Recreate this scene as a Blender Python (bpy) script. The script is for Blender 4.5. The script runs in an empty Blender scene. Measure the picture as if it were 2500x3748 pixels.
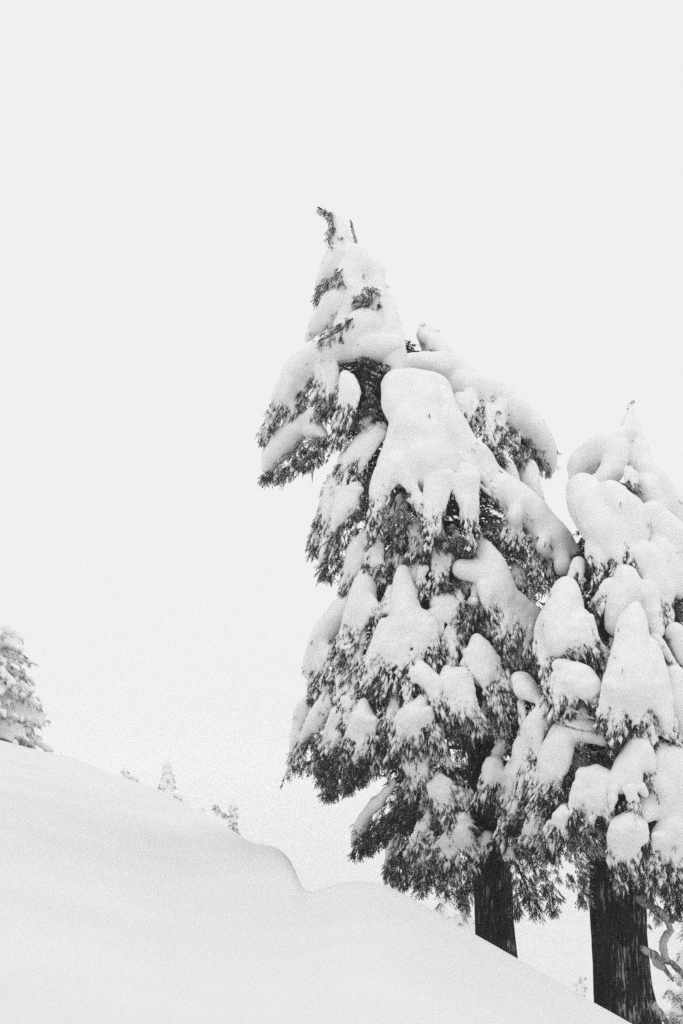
import bpy, math, random
import numpy as np
from mathutils import Vector

rng = np.random.default_rng(7)
scene = bpy.context.scene
col = scene.collection

# ------------------------------------------------------------------ camera
FPX = 5102.0                     # focal length in pixels of a 2500 x 3748 picture
PITCH = math.radians(10.0)
cam_data = bpy.data.cameras.new('camera')
cam_data.sensor_fit = 'HORIZONTAL'
cam_data.sensor_width = 36.0
cam_data.lens = 36.0 * FPX / 2500.0
cam_data.clip_start = 0.1
cam_data.clip_end = 30000.0
cam = bpy.data.objects.new('camera', cam_data)
col.objects.link(cam)
cam.location = (0, 0, 0)
cam.rotation_euler = (math.pi / 2 + PITCH, 0, 0)
scene.camera = cam

# ------------------------------------------------------------------ overcast sky
SUN_EL, SUN_AZ = math.radians(70), math.radians(8)      # behind the camera, high, behind thick cloud
world = bpy.data.worlds.new('World')
scene.world = world
world.use_nodes = True
nt = world.node_tree
nt.nodes.clear()
sky = nt.nodes.new('ShaderNodeTexSky')
sky.sky_type = 'NISHITA'
sky.sun_disc = False
sky.sun_elevation = SUN_EL
sky.sun_rotation = math.radians(180) - SUN_AZ
sky.air_density = 1.0
sky.dust_density = 6.0
bw = nt.nodes.new('ShaderNodeRGBToBW')
bg1 = nt.nodes.new('ShaderNodeBackground')
bg1.inputs['Strength'].default_value = 0.05
bg2 = nt.nodes.new('ShaderNodeBackground')              # the even cloud deck under that sky
bg2.inputs['Color'].default_value = (1.0, 0.997, 1.0, 1)
bg2.inputs['Strength'].default_value = 0.93
mx = nt.nodes.new('ShaderNodeMixShader')
mx.inputs['Fac'].default_value = 0.93
wo = nt.nodes.new('ShaderNodeOutputWorld')
nt.links.new(sky.outputs['Color'], bw.inputs['Color'])
nt.links.new(bw.outputs['Val'], bg1.inputs['Color'])
nt.links.new(bg1.outputs['Background'], mx.inputs[1])
nt.links.new(bg2.outputs['Background'], mx.inputs[2])
nt.links.new(mx.outputs['Shader'], wo.inputs['Surface'])

sun_d = bpy.data.lights.new('sun', 'SUN')
sun_d.energy = 0.5
sun_d.angle = math.radians(60)
sun_d.color = (1.0, 0.99, 0.97)
sun = bpy.data.objects.new('sun', sun_d)
col.objects.link(sun)
sdir = Vector((-math.sin(SUN_AZ) * math.cos(SUN_EL), math.cos(SUN_AZ) * math.cos(SUN_EL), -math.sin(SUN_EL)))
sun.rotation_euler = sdir.to_track_quat('-Z', 'Y').to_euler()

scene.view_settings.view_transform = 'Standard'
scene.view_settings.look = 'None'
scene.view_settings.exposure = 0.0
scene.view_settings.gamma = 1.0
scene.render.engine = 'CYCLES'
cy = scene.cycles
cy.max_bounces = 8
cy.diffuse_bounces = 6
cy.glossy_bounces = 1
cy.transmission_bounces = 2
cy.volume_bounces = 2
cy.transparent_max_bounces = 4
cy.use_denoising = False
cy.use_adaptive_sampling = True
cy.adaptive_threshold = 0.03
cy.adaptive_min_samples = 24

# ------------------------------------------------------------------ helpers
CP, SP = math.cos(PITCH), math.sin(PITCH)


def P(x, y, Y):
    """photograph pixel -> world point in the upright plane Y metres ahead; also metres per pixel there"""
    cx = (x - 1250.0) / FPX
    cyy = -(y - 1874.0) / FPX
    t = Y / (CP - cyy * SP)
    return np.array([t * cx, Y, t * (cyy * CP + SP)]), t / FPX


def tag(o, label=None, cat=None, group=None, kind=None):
    if label: o['label'] = label
    if cat: o['category'] = cat
    if group: o['group'] = group
    if kind: o['kind'] = kind
    return o


def empty(name, loc=(0, 0, 0)):
    o = bpy.data.objects.new(name, None)
    o.location = loc
    o.empty_display_size = 0.3
    col.objects.link(o)
    return o


def mesh_obj(name, verts, faces, mat, parent=None, smooth=True, attr=None):
    """verts (n,3), faces (m,k) with one k"""
    verts = np.ascontiguousarray(verts, dtype=np.float32)
    faces = np.ascontiguousarray(faces, dtype=np.int32)
    me = bpy.data.meshes.new(name)
    n, (m, k) = len(verts), faces.shape
    me.vertices.add(n)
    me.vertices.foreach_set('co', verts.ravel())
    me.loops.add(m * k)
    me.loops.foreach_set('vertex_index', faces.ravel())
    me.polygons.add(m)
    me.polygons.foreach_set('loop_start', np.arange(0, m * k, k, dtype=np.int32))
    if smooth:
        me.polygons.foreach_set('use_smooth', np.ones(m, dtype=bool))
    if attr is not None:
        a = me.attributes.new('frost', 'FLOAT', 'POINT')
        a.data.foreach_set('value', np.ascontiguousarray(attr, dtype=np.float32))
    me.update(calc_edges=True)
    me.validate()
    me.materials.append(mat)
    o = bpy.data.objects.new(name, me)
    col.objects.link(o)
    if parent is not None:
        o.parent = parent
        # parts are written in world coordinates: undo the thing's own offset
        root = parent
        while root.parent is not None:
            root = root.parent
        if root is parent:
            o.location = -root.location
    return o


# value noise on a lattice
_lat = rng.random((32, 32, 32)).astype(np.float32)


def vnoise(x, y, z):
    xi, yi, zi = np.floor(x), np.floor(y), np.floor(z)
    fx, fy, fz = x - xi, y - yi, z - zi
    fx = fx * fx * (3 - 2 * fx); fy = fy * fy * (3 - 2 * fy); fz = fz * fz * (3 - 2 * fz)
    xi = xi.astype(np.int64) & 31; yi = yi.astype(np.int64) & 31; zi = zi.astype(np.int64) & 31
    x1, y1, z1 = (xi + 1) & 31, (yi + 1) & 31, (zi + 1) & 31
    L = _lat
    a = L[xi, yi, zi] * (1 - fx) + L[x1, yi, zi] * fx
    b = L[xi, y1, zi] * (1 - fx) + L[x1, y1, zi] * fx
    c = L[xi, yi, z1] * (1 - fx) + L[x1, yi, z1] * fx
    d = L[xi, y1, z1] * (1 - fx) + L[x1, y1, z1] * fx
    return ((a * (1 - fy) + b * fy) * (1 - fz) + (c * (1 - fy) + d * fy) * fz) * 2 - 1


def surface_net(V, origin, h):
    """naive surface nets; V < 0 is inside"""
    ins = V < 0
    nx, ny, nz = V.shape
    cnt = np.zeros((nx - 1, ny - 1, nz - 1), np.int32)
    acc = np.zeros((nx - 1, ny - 1, nz - 1, 3), np.float32)
    corner = [(0, 0, 0), (1, 0, 0), (0, 1, 0), (1, 1, 0), (0, 0, 1), (1, 0, 1), (0, 1, 1), (1, 1, 1)]
    edges = [(0, 1), (2, 3), (4, 5), (6, 7), (0, 2), (1, 3), (4, 6), (5, 7), (0, 4), (1, 5), (2, 6), (3, 7)]
    def sl(A, c):
        return A[c[0]:nx - 1 + c[0], c[1]:ny - 1 + c[1], c[2]:nz - 1 + c[2]]
    for i, j in edges:
        a, b = sl(V, corner[i]), sl(V, corner[j])
        m = sl(ins, corner[i]) != sl(ins, corner[j])
        if not m.any():
            continue
        t = a[m] / (a[m] - b[m])
        ci, cj = np.array(corner[i], np.float32), np.array(corner[j], np.float32)
        acc[m] += ci + t[:, None] * (cj - ci)
        cnt[m] += 1
    m = cnt > 0
    idx = -np.ones(cnt.shape, np.int64)
    n = int(m.sum())
    idx[m] = np.arange(n)
    base = np.argwhere(m).astype(np.float32)
    verts = (base + acc[m] / cnt[m][:, None]) * h + origin
    quads = []
    for ax in range(3):
        lo = [slice(None)] * 3; hi = [slice(None)] * 3
        lo[ax] = slice(0, -1); hi[ax] = slice(1, None)
        A, B = ins[tuple(lo)], ins[tuple(hi)]
        for sgn in (0, 1):
            ch = (A & ~B) if sgn == 0 else (~A & B)
            q = np.argwhere(ch)
            u, v = (ax + 1) % 3, (ax + 2) % 3
            ok = (q[:, u] > 0) & (q[:, v] > 0) & (q[:, u] < V.shape[u] - 1) & (q[:, v] < V.shape[v] - 1)
            q = q[ok]
            if not len(q):
                continue
            def at(du, dv):
                r = q.copy(); r[:, u] -= du; r[:, v] -= dv
                return idx[r[:, 0], r[:, 1], r[:, 2]]
            f = np.stack([at(1, 1), at(0, 1), at(0, 0), at(1, 0)], 1)
            if sgn == 1:
                f = f[:, ::-1]
            quads.append(f)
    return verts, np.concatenate(quads)


def snow_mesh(segs, h=0.029, k=0.016, rag=1.0, lump=0.026):
    """segs: (a, b, ra, rb, ta, tb) tapered capsules -> one smooth pillow of snow"""
    A = np.array([s[0] for s in segs], np.float32); B = np.array([s[1] for s in segs], np.float32)
    RA = np.array([s[2] for s in segs], np.float32); RB = np.array([s[3] for s in segs], np.float32)
    TA = np.array([s[4] for s in segs], np.float32); TB = np.array([s[5] for s in segs], np.float32)
    rm = np.maximum(RA, RB)[:, None]
    lo = np.minimum(A - rm, B - rm).min(0) - 3 * h - k
    hi = np.maximum(A + rm, B + rm).max(0) + 3 * h + k
    lo = np.floor(lo / h) * h
    n = np.ceil((hi - lo) / h).astype(int) + 1
    gx = (lo[0] + h * np.arange(n[0])).astype(np.float32)
    gy = (lo[1] + h * np.arange(n[1])).astype(np.float32)
    gz = (lo[2] + h * np.arange(n[2])).astype(np.float32)
    S = np.zeros(n, np.float32); T = np.zeros(n, np.float32)
    for a, b, ra, rb, ta, tb in zip(A, B, RA, RB, TA, TB):
        m = max(ra, rb) + 6 * k
        i0 = np.maximum(((np.minimum(a, b) - m - lo) / h).astype(int), 0)
        i1 = np.minimum(((np.maximum(a, b) + m - lo) / h).astype(int) + 2, n)
        X = gx[i0[0]:i1[0], None, None]; Y = gy[None, i0[1]:i1[1], None]; Z = gz[None, None, i0[2]:i1[2]]
        ab = b - a
        L2 = max(float((ab * ab).sum()), 1e-8)
        t = ((X - a[0]) * ab[0] + (Y - a[1]) * ab[1] + (Z - a[2]) * ab[2]) / L2
        t = np.clip(t, 0, 1)
        d = np.sqrt((X - a[0] - t * ab[0]) ** 2 + (Y - a[1] - t * ab[1]) ** 2 + (Z - a[2] - t * ab[2]) ** 2) - (ra + (rb - ra) * t)
        w = np.exp(np.clip(-d / k, -30, 30))
        s3 = (slice(i0[0], i1[0]), slice(i0[1], i1[1]), slice(i0[2], i1[2]))
        S[s3] += w
        T[s3] += w * (ta + (tb - ta) * t)
    V = np.full(n, 0.3, np.float32)
    ok = S > 1e-3
    V[ok] = -k * np.log(S[ok])
    band = ok & (np.abs(V) < 0.16)
    ii = np.argwhere(band)
    x, y, z = gx[ii[:, 0]], gy[ii[:, 1]], gz[ii[:, 2]]
    tip = np.clip(T[band] / S[band], 0, 2)
    lacy = np.clip((tip - 1.0) / 0.5, 0, 1)
    tip = np.minimum(tip, 1)
    tp = np.clip((tip - 0.15) / 0.85, 0, 1)
    s = 0.03 / h if h > 0.04 else 1.0
    v = V[band]
    v = v + 1.7 * lump * vnoise(x * 1.9 * s + 7, y * 1.9 * s, z * 1.9 * s) + lump * vnoise(x * 4.1 * s, y * 4.1 * s, z * 3.4 * s) + lump * 0.35 * vnoise(x * 10 * s, y * 10 * s, z * 8 * s)
    # grooves running down the drapes, deeper towards the tips
    wx = x + 0.05 * vnoise(x * 3 * s, y * 3 * s, z * 3 * s + 5)
    dr = vnoise(wx * 11 * s + 3.3, y * 11 * s, z * 1.7 * s + 1.7)
    v = v + rag * tp * (0.05 * dr + 0.012) / s
    dr2 = vnoise(wx * 20 * s + 13.3, y * 20 * s, z * 3.5 * s + 1.7)
    v = v + rag * tp * tp * 0.03 * dr2 / s
    lace = np.maximum(vnoise(x * 15 * s + 9, y * 15 * s, z * 9 * s) - 0.02, 0)
    v = v + rag * np.clip((tip - 0.5) / 0.5, 0, 1) * 0.17 * lace / s
    # thin, broken snow on the sprays that hang below the pillow
    v = v + lacy * np.maximum(vnoise(x * 8 * s + 2, y * 8 * s, z * 5 * s + 4) + 0.28, 0) * 0.24 / s
    V[band] = v
    return surface_net(V, lo.astype(np.float32), np.float32(h))


def components(nv, F):
    e = np.concatenate([F[:, [0, 1]], F[:, [1, 2]], F[:, [2, 3]]])
    lab = np.arange(nv)
    while True:
        m = np.minimum(lab[e[:, 0]], lab[e[:, 1]])
        new = lab.copy()
        np.minimum.at(new, e[:, 0], m); np.minimum.at(new, e[:, 1], m)
        new = new[new]; new = new[new]
        if (new == lab).all():
            return lab
        lab = new


def snow_parts(segs, parent, **kw):
    """one snow part for each separate pillow; broken-off crumbs go together"""
    V, F = snow_mesh(segs, **kw)
    lab = components(len(V), F)
    ids, cnt = np.unique(lab, return_counts=True)
    small = []
    for i, c in zip(ids, cnt):
        if c < 0.06 * len(V) or c < 220:
            small.append(i); continue
        put_faces('snow', V, F[lab[F[:, 0]] == i], parent)
    if small:
        f = F[np.isin(lab[F[:, 0]], small)]
        if len(f):
            put_faces('snow_crumbs', V, f, parent)['kind'] = 'stuff'


def put_faces(name, V, F, parent):
    u, inv = np.unique(F.ravel(), return_inverse=True)
    return mesh_obj(name, V[u], inv.reshape(F.shape), M_SNOW, parent)


# ------------------------------------------------------------------ sprigs of needles
def make_template(N=15):
    V, tri, rad = [], [], []
    for j in range(N):
        s = (j + 0.5) / N * 0.88
        ph = j * 2.399
        r = np.array([0, math.cos(ph), math.sin(ph)])
        tg = np.array([0, -math.sin(ph), math.cos(ph)])
        ln = 0.30 * (1.05 - 0.45 * s)
        d = np.array([0.72, 0, 0]) + 0.7 * r
        b = np.array([s, 0, 0])
        w = 0.074
        side = 0.6 * tg + np.array([0.5, 0, 0]) - 0.3 * r
        V += [b - side * w, b + side * w, b + d * ln]
        tri.append((3 * j, 3 * j + 1, 3 * j + 2))
        rad += [r, r, r]
    # tip and stem
    n = len(V)
    V += [np.array([0.8, -0.05, 0]), np.array([0.8, 0.05, 0]), np.array([1.1, 0, 0])]
    V += [np.array([0, 0, -0.03]), np.array([0, 0, 0.03]), np.array([0.95, 0, 0])]
    rad += [np.array([0, 0, 0])] * 6
    tri += [(n, n + 1, n + 2), (n + 3, n + 4, n + 5)]
    return np.array(V, np.float32), np.array(tri, np.int32), np.array(rad, np.float32)


TV, TT, TR = make_template(10)
TVs, TTs, TRs = make_template(7)


def sprig_arrays(pos, dirs, lens, frost, small=False):
    tv, tt, tr = (TVs, TTs, TRs) if small else (TV, TT, TR)
    n = len(pos)
    d = dirs / np.maximum(np.linalg.norm(dirs, axis=1, keepdims=True), 1e-6)
    u = rng.normal(size=(n, 3))
    u -= (u * d).sum(1, keepdims=True) * d
    u /= np.maximum(np.linalg.norm(u, axis=1, keepdims=True), 1e-6)
    w = np.cross(d, u)
    wid = rng.uniform(0.8, 1.25, (n, 1, 1))
    V = (tv[None, :, 0:1] * d[:, None, :] + wid * (tv[None, :, 1:2] * u[:, None, :] + tv[None, :, 2:3] * w[:, None, :])) * lens[:, None, None]
    # the sprig bows under its own weight
    V[:, :, 2] -= 0.22 * lens[:, None] * (tv[None, :, 0] ** 2) * (1 - np.abs(d[:, 2:3]))
    V += pos[:, None, :]
    up = tr[None, :, 1] * u[:, None, 2] + tr[None, :, 2] * w[:, None, 2]
    nd = len(tv) // 3
    jit = np.repeat(rng.normal(0, 0.28, (n, nd)), 3, axis=1)
    fr = np.clip((frost[:, None] * 2 - 1 + 0.62 * up + jit) * 1.6 + 0.1, 0, 1)
    F = (tt[None] + (np.arange(n) * len(tv))[:, None, None]).reshape(-1, 3)
    return V.reshape(-1, 3), F, fr.ravel()


# ------------------------------------------------------------------ materials
def new_mat(name):
    m = bpy.data.materials.new(name)
    m.use_nodes = True
    n = m.node_tree.nodes
    b = n['Principled BSDF']
    return m, m.node_tree, b


def snow_material(name, base=0.8, scale=6.0, bump=0.02):
    m, t, b = new_mat(name)
    b.inputs['Roughness'].default_value = 0.85
    b.inputs['Specular IOR Level'].default_value = 0.2
    tc = t.nodes.new('ShaderNodeTexCoord')
    n1 = t.nodes.new('ShaderNodeTexNoise'); n1.inputs['Scale'].default_value = scale; n1.inputs['Detail'].default_value = 5
    r = t.nodes.new('ShaderNodeValToRGB')
    r.color_ramp.elements[0].position = 0.3; r.color_ramp.elements[0].color = (base * 0.955, base * 0.95, base * 0.96, 1)
    r.color_ramp.elements[1].position = 0.7; r.color_ramp.elements[1].color = (base * 1.02, base * 1.015, base * 1.025, 1)
    n2 = t.nodes.new('ShaderNodeTexNoise'); n2.inputs['Scale'].default_value = scale * 5; n2.inputs['Detail'].default_value = 4
    bp = t.nodes.new('ShaderNodeBump'); bp.inputs['Strength'].default_value = 0.5; bp.inputs['Distance'].default_value = bump
    t.links.new(tc.outputs['Object'], n1.inputs['Vector'])
    t.links.new(tc.outputs['Object'], n2.inputs['Vector'])
    t.links.new(n1.outputs['Fac'], r.inputs['Fac'])
    t.links.new(r.outputs['Color'], b.inputs['Base Color'])
    t.links.new(n2.outputs['Fac'], bp.inputs['Height'])
    t.links.new(bp.outputs['Normal'], b.inputs['Normal'])
    return m


def needle_material(name, dark=0.036, white=0.66):
    m, t, b = new_mat(name)
    b.inputs['Roughness'].default_value = 0.7
    b.inputs['Specular IOR Level'].default_value = 0.15
    at = t.nodes.new('ShaderNodeAttribute'); at.attribute_name = 'frost'
    tc = t.nodes.new('ShaderNodeTexCoord')
    nz = t.nodes.new('ShaderNodeTexNoise'); nz.inputs['Scale'].default_value = 7; nz.inputs['Detail'].default_value = 3
    r = t.nodes.new('ShaderNodeValToRGB')
    r.color_ramp.elements[0].position = 0.3; r.color_ramp.elements[0].color = (dark * 0.6, dark * 0.57, dark * 0.58, 1)
    r.color_ramp.elements[1].position = 0.75; r.color_ramp.elements[1].color = (dark * 1.6, dark * 1.5, dark * 1.54, 1)
    mix = t.nodes.new('ShaderNodeMix'); mix.data_type = 'RGBA'
    mix.inputs[7].default_value = (white, white * 0.985, white, 1)
    t.links.new(tc.outputs['Object'], nz.inputs['Vector'])
    t.links.new(nz.outputs['Fac'], r.inputs['Fac'])
    t.links.new(r.outputs['Color'], mix.inputs[6])
    t.links.new(at.outputs['Fac'], mix.inputs[0])
    t.links.new(mix.outputs[2], b.inputs['Base Color'])
    return m


def bark_material(name, dark=0.03, plaster=0.5, side=None, amount=0.0, stretch=9.0):
    """vertical ridged bark; wind-blown snow stuck in its furrows and, with side, in patches on that flank"""
    m, t, b = new_mat(name)
    N, Lk = t.nodes.new, t.links.new
    b.inputs['Roughness'].default_value = 0.9
    b.inputs['Specular IOR Level'].default_value = 0.1
    tc = N('ShaderNodeTexCoord')
    mp = N('ShaderNodeMapping'); mp.inputs['Scale'].default_value = (stretch * 2.2, stretch * 2.2, 1.6)
    Lk(tc.outputs['Object'], mp.inputs['Vector'])
    n1 = N('ShaderNodeTexNoise'); n1.inputs['Scale'].default_value = 1.0; n1.inputs['Detail'].default_value = 7; n1.inputs['Roughness'].default_value = 0.65
    n1.inputs['Distortion'].default_value = 0.6
    Lk(mp.outputs['Vector'], n1.inputs['Vector'])
    r = N('ShaderNodeValToRGB')
    r.color_ramp.elements[0].position = 0.36; r.color_ramp.elements[0].color = (dark * 0.35, dark * 0.33, dark * 0.34, 1)
    r.color_ramp.elements[1].position = 0.7; r.color_ramp.elements[1].color = (dark * 4.2, dark * 4.0, dark * 4.1, 1)
    Lk(n1.outputs['Fac'], r.inputs['Fac'])
    # streaks of snow in the furrows
    mp2 = N('ShaderNodeMapping'); mp2.inputs['Scale'].default_value = (26, 26, 2.4); mp2.inputs['Location'].default_value = (3, 7, 2)
    Lk(tc.outputs['Object'], mp2.inputs['Vector'])
    n2 = N('ShaderNodeTexNoise'); n2.inputs['Scale'].default_value = 1.0; n2.inputs['Detail'].default_value = 6; n2.inputs['Roughness'].default_value = 0.7
    Lk(mp2.outputs['Vector'], n2.inputs['Vector'])
    n3 = N('ShaderNodeTexNoise'); n3.inputs['Scale'].default_value = 2.1; n3.inputs['Detail'].default_value = 3
    Lk(tc.outputs['Object'], n3.inputs['Vector'])
    ad = N('ShaderNodeMath'); ad.operation = 'MULTIPLY_ADD'; ad.inputs[1].default_value = 0.55
    Lk(n3.outputs['Fac'], ad.inputs[0]); Lk(n2.outputs['Fac'], ad.inputs[2])
    last = ad.outputs[0]
    if side is not None:
        at = N('ShaderNodeAttribute'); at.attribute_name = 'frost'
        a2 = N('ShaderNodeMath'); a2.operation = 'MULTIPLY_ADD'; a2.inputs[1].default_value = side
        Lk(at.outputs['Fac'], a2.inputs[0]); Lk(last, a2.inputs[2]); last = a2.outputs[0]
    r2 = N('ShaderNodeValToRGB')
    r2.color_ramp.elements[0].position = 0.93 - amount; r2.color_ramp.elements[0].color = (0, 0, 0, 1)
    r2.color_ramp.elements[1].position = 1.0 - amount * 0.9; r2.color_ramp.elements[1].color = (1, 1, 1, 1)
    Lk(last, r2.inputs['Fac'])
    mix = N('ShaderNodeMix'); mix.data_type = 'RGBA'
    mix.inputs[7].default_value = (plaster, plaster * 0.98, plaster, 1)
    Lk(r2.outputs['Color'], mix.inputs[0]); Lk(r.outputs['Color'], mix.inputs[6])
    Lk(mix.outputs[2], b.inputs['Base Color'])
    bp = N('ShaderNodeBump'); bp.inputs['Strength'].default_value = 0.9; bp.inputs['Distance'].default_value = 0.03
    Lk(n1.outputs['Fac'], bp.inputs['Height']); Lk(bp.outputs['Normal'], b.inputs['Normal'])
    return m


M_SNOW = snow_material('bough_snow', 0.86, 5.0, 0.012)
M_GROUND = snow_material('ground_snow', 0.80, 0.35, 0.02)
M_NEEDLE = needle_material('needles')
M_BARK = bark_material('bark', 0.016, 0.34, None, 0.05)
M_BARK2 = bark_material('bark_plastered', 0.009, 0.34, 0.14, 0.0)
M_LIMB = bark_material('limb_bark', 0.03, 0.45, None, 0.12, 16)
M_DEAD = bark_material('rimed_dead_wood', 0.07, 0.5, None, 0.22, 14)
m, t, b = new_mat('ice'); M_ICE = m
b.inputs['Base Color'].default_value = (0.42, 0.42, 0.43, 1); b.inputs['Roughness'].default_value = 0.25

# ------------------------------------------------------------------ terrain
EYE = 1.75
CREST = [(-900, 2560, 95), (-300, 2640, 90), (0, 2706, 86), (100, 2735, 84), (250, 2768, 80), (400, 2828, 74), (600, 2893, 60), (720, 2968, 45),
         (800, 3012, 38), (870, 3052, 33), (905, 3078, 30.5), (940, 3088, 29.5), (1000, 3098, 28), (1040, 3122, 26.5), (1070, 3160, 24.5),
         (1088, 3205, 22.6), (1102, 3250, 21.4), (1125, 3268, 20.8), (1180, 3258, 20.8), (1240, 3234, 21), (1320, 3228, 21), (1400, 3238, 20.8), (1500, 3285, 20.4),
         (1650, 3372, 20), (1745, 3425, 19.7), (1890, 3507, 19.2), (2180, 3675, 18.5), (2310, 3748, 18.2), (2500, 3850, 18), (2800, 3990, 17.5), (3400, 4150, 17)]
_az, _te, _rc = [], [], []
for x, y, rc in CREST:
    p, _ = P(x, y, 10.0)
    _az.append(math.atan2(p[0], p[1])); _te.append(p[2] / math.hypot(p[0], p[1])); _rc.append(rc)
_az.append(math.pi); _te.append(-0.09); _rc.append(40)
_az.insert(0, -math.pi); _te.insert(0, -0.09); _rc.insert(0, 40)
_az, _te, _rc = map(np.array, (_az, _te, _rc))
# smooth the polyline a little
_fa = np.concatenate([np.linspace(-math.pi, -0.36, 90, endpoint=False), np.linspace(-0.36, 0.36, 900), np.linspace(0.362, math.pi, 90)])
_ft = np.interp(_fa, _az, _te); _fr = np.interp(_fa, _az, _rc)
def _smooth(v, k=4):
    w = np.hanning(2 * k + 3)[1:-1]; w /= w.sum()
    return np.convolve(np.pad(v, k, mode='edge'), w, mode='valid')
_er = np.array([_ft[max(0, i - 22):i + 23].min() for i in range(len(_ft))]); _ftw = np.where(np.abs(_fa) < 0.34, _smooth(_smooth(_er, 40), 40), _ft); _ftw = _smooth(_ftw, 20); _ft = _smooth(_ft, 7); _frw = _smooth(_smooth(_fr, 70), 60); _fr = _smooth(_fr, 9)


def ground_z(az, r):
    rc = np.interp(az, _fa, _fr)
    q = np.clip((r / rc - 0.4) / 0.56, 0, 1); q = q * q * (3 - 2 * q)
    te = np.interp(az, _fa, _ft) * q + np.interp(az, _fa, _ftw) * (1 - q)
    u = np.clip(1 - r / (rc * q + np.interp(az, _fa, _frw) * (1 - q)), 0, 1)
    h = EYE + 0.0 * r
    near = r * te - h * u ** 1.6
    # beyond the crest: the left hillside runs on just under the sight line, the right side drops into the valley
    left = 1 / (1 + np.exp((az - (-0.062)) / 0.012))
    left = np.where(np.abs(az) > 1.2, 0.5, left)
    e = np.maximum(r - rc, 0)
    dropA = 0.34 * (np.sqrt(e ** 2 + 6.0 ** 2) - 6.0)
    dropB = 0.0045 * e + 0.16 * (np.sqrt(np.maximum(e - 430, 0) ** 2 + 60.0 ** 2) - 60.0)
    far = r * te - (dropA * (1 - left) + dropB * left)
    zz = np.where(r < rc, near, far)
    floor = -48.0
    d = zz - floor                          # soft floor of the valley
    return floor + 0.5 * (d + np.sqrt(d * d + 1.5))


def G(x, Y):
    """ground height at world x, y"""
    return float(ground_z(np.array([math.atan2(x, Y)]), np.array([math.hypot(x, Y)]))[0])


def build_ground():
    A = np.concatenate([np.linspace(-math.pi, -0.42, 70, endpoint=False), np.linspace(-0.42, 0.42, 300), np.linspace(0.42, math.pi, 70)[1:-1]])
    R = np.unique(np.concatenate([np.geomspace(1.2, 9500, 120), np.linspace(16, 36, 40)]))
    AA, RR = np.meshgrid(A, R, indexing='ij')
    X, Y = RR * np.sin(AA), RR * np.cos(AA)
    Z = ground_z(AA, RR)
    amp = np.clip(RR / 12, 0.2, 3.0)
    Z = Z + 0.010 * amp * vnoise(X * 0.33 / np.maximum(amp, 1), Y * 0.33 / np.maximum(amp, 1), 0 * X + 3.1) + 0.008 * vnoise(X * 1.1, Y * 1.1, 0 * X + 7.7)
    na, nr = AA.shape
    V = np.stack([X, Y, Z], -1).reshape(-1, 3)
    i = np.arange(na)[:, None]; j = np.arange(nr - 1)[None]
    i2 = (i + 1) % na
    F = np.stack([i * nr + j, i * nr + j + 1, i2 * nr + j + 1, i2 * nr + j], -1).reshape(-1, 4)[:, ::-1]
    # the patch under the camera
    c = len(V)
    V = np.concatenate([V, [[0, 0, -EYE]]])
    ii = np.arange(0, na - 1, 2)
    F2 = np.stack([np.full(len(ii), c), ii * nr, (ii + 1) * nr, ((ii + 2) % na) * nr], -1)[:, ::-1]
    o = mesh_obj('snow_ground', V, np.concatenate([F, F2]), M_GROUND)
    tag(o, 'smooth white snow slope falling away to the right', None, None, 'structure')


build_ground()

# ------------------------------------------------------------------ boughs
UPCAM = np.array([0, -0.55, 0.83])
TO_CAM = np.array([0, -1.0, 0])


class Tree:
    def __init__(self, Y0, axis, R):
        self.Y0 = Y0
        self.ay = np.array([a[1] for a in axis], float); self.ax = np.array([a[0] for a in axis], float)
        self.ry = np.array([a[0] for a in R], float); self.rr = np.array([a[1] for a in R], float)

    def axis_x(self, y): return float(np.interp(y, self.ay, self.ax))

    def depth(self, x, y):
        R = float(np.interp(y, self.ry, self.rr))
        dx = (x - self.axis_x(y)) * self.Y0 / FPX
        return 0.82 * math.sqrt(max(R * R - dx * dx, 0.0))

    def pt(self, x, y, off=0.0):
        return P(x, y, self.Y0 - self.depth(x, y) - off)


def tube_arrays(pts, rad, n=8, wob=0.0):
    pts = np.array(pts, float)
    m = len(pts)
    V = []
    tg = np.gradient(pts, axis=0)
    ref = np.array([0.3, 1.0, 0.1])
    for i in range(m):
        t = tg[i] / max(np.linalg.norm(tg[i]), 1e-6)
        u = np.cross(t, ref); u /= max(np.linalg.norm(u), 1e-6)
        w = np.cross(t, u)
        for j in range(n):
            a = 2 * math.pi * j / n
            V.append(pts[i] + rad[i] * (1 + wob * (rng.random() - 0.5)) * (math.cos(a) * u + math.sin(a) * w))
    F = []
    for i in range(m - 1):
        for j in range(n):
            F.append((i * n + j, i * n + (j + 1) % n, (i + 1) * n + (j + 1) % n, (i + 1) * n + j))
    return np.array(V), np.array(F)


def resample(pts, step):
    """pts (n,4): x y z r in metres"""
    pts = np.array(pts, float)
    L = np.concatenate([[0], np.cumsum(np.linalg.norm(np.diff(pts[:, :3], axis=0), axis=1))])
    n = max(2, int(L[-1] / step) + 1)
    s = np.linspace(0, L[-1], n)
    out = np.stack([np.interp(s, L, pts[:, k]) for k in range(4)], 1)
    return out, s / max(L[-1], 1e-6), L[-1]


def parse(txt):
    return [tuple(float(v) for v in w.split(',')) for w in txt.split()]


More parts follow.
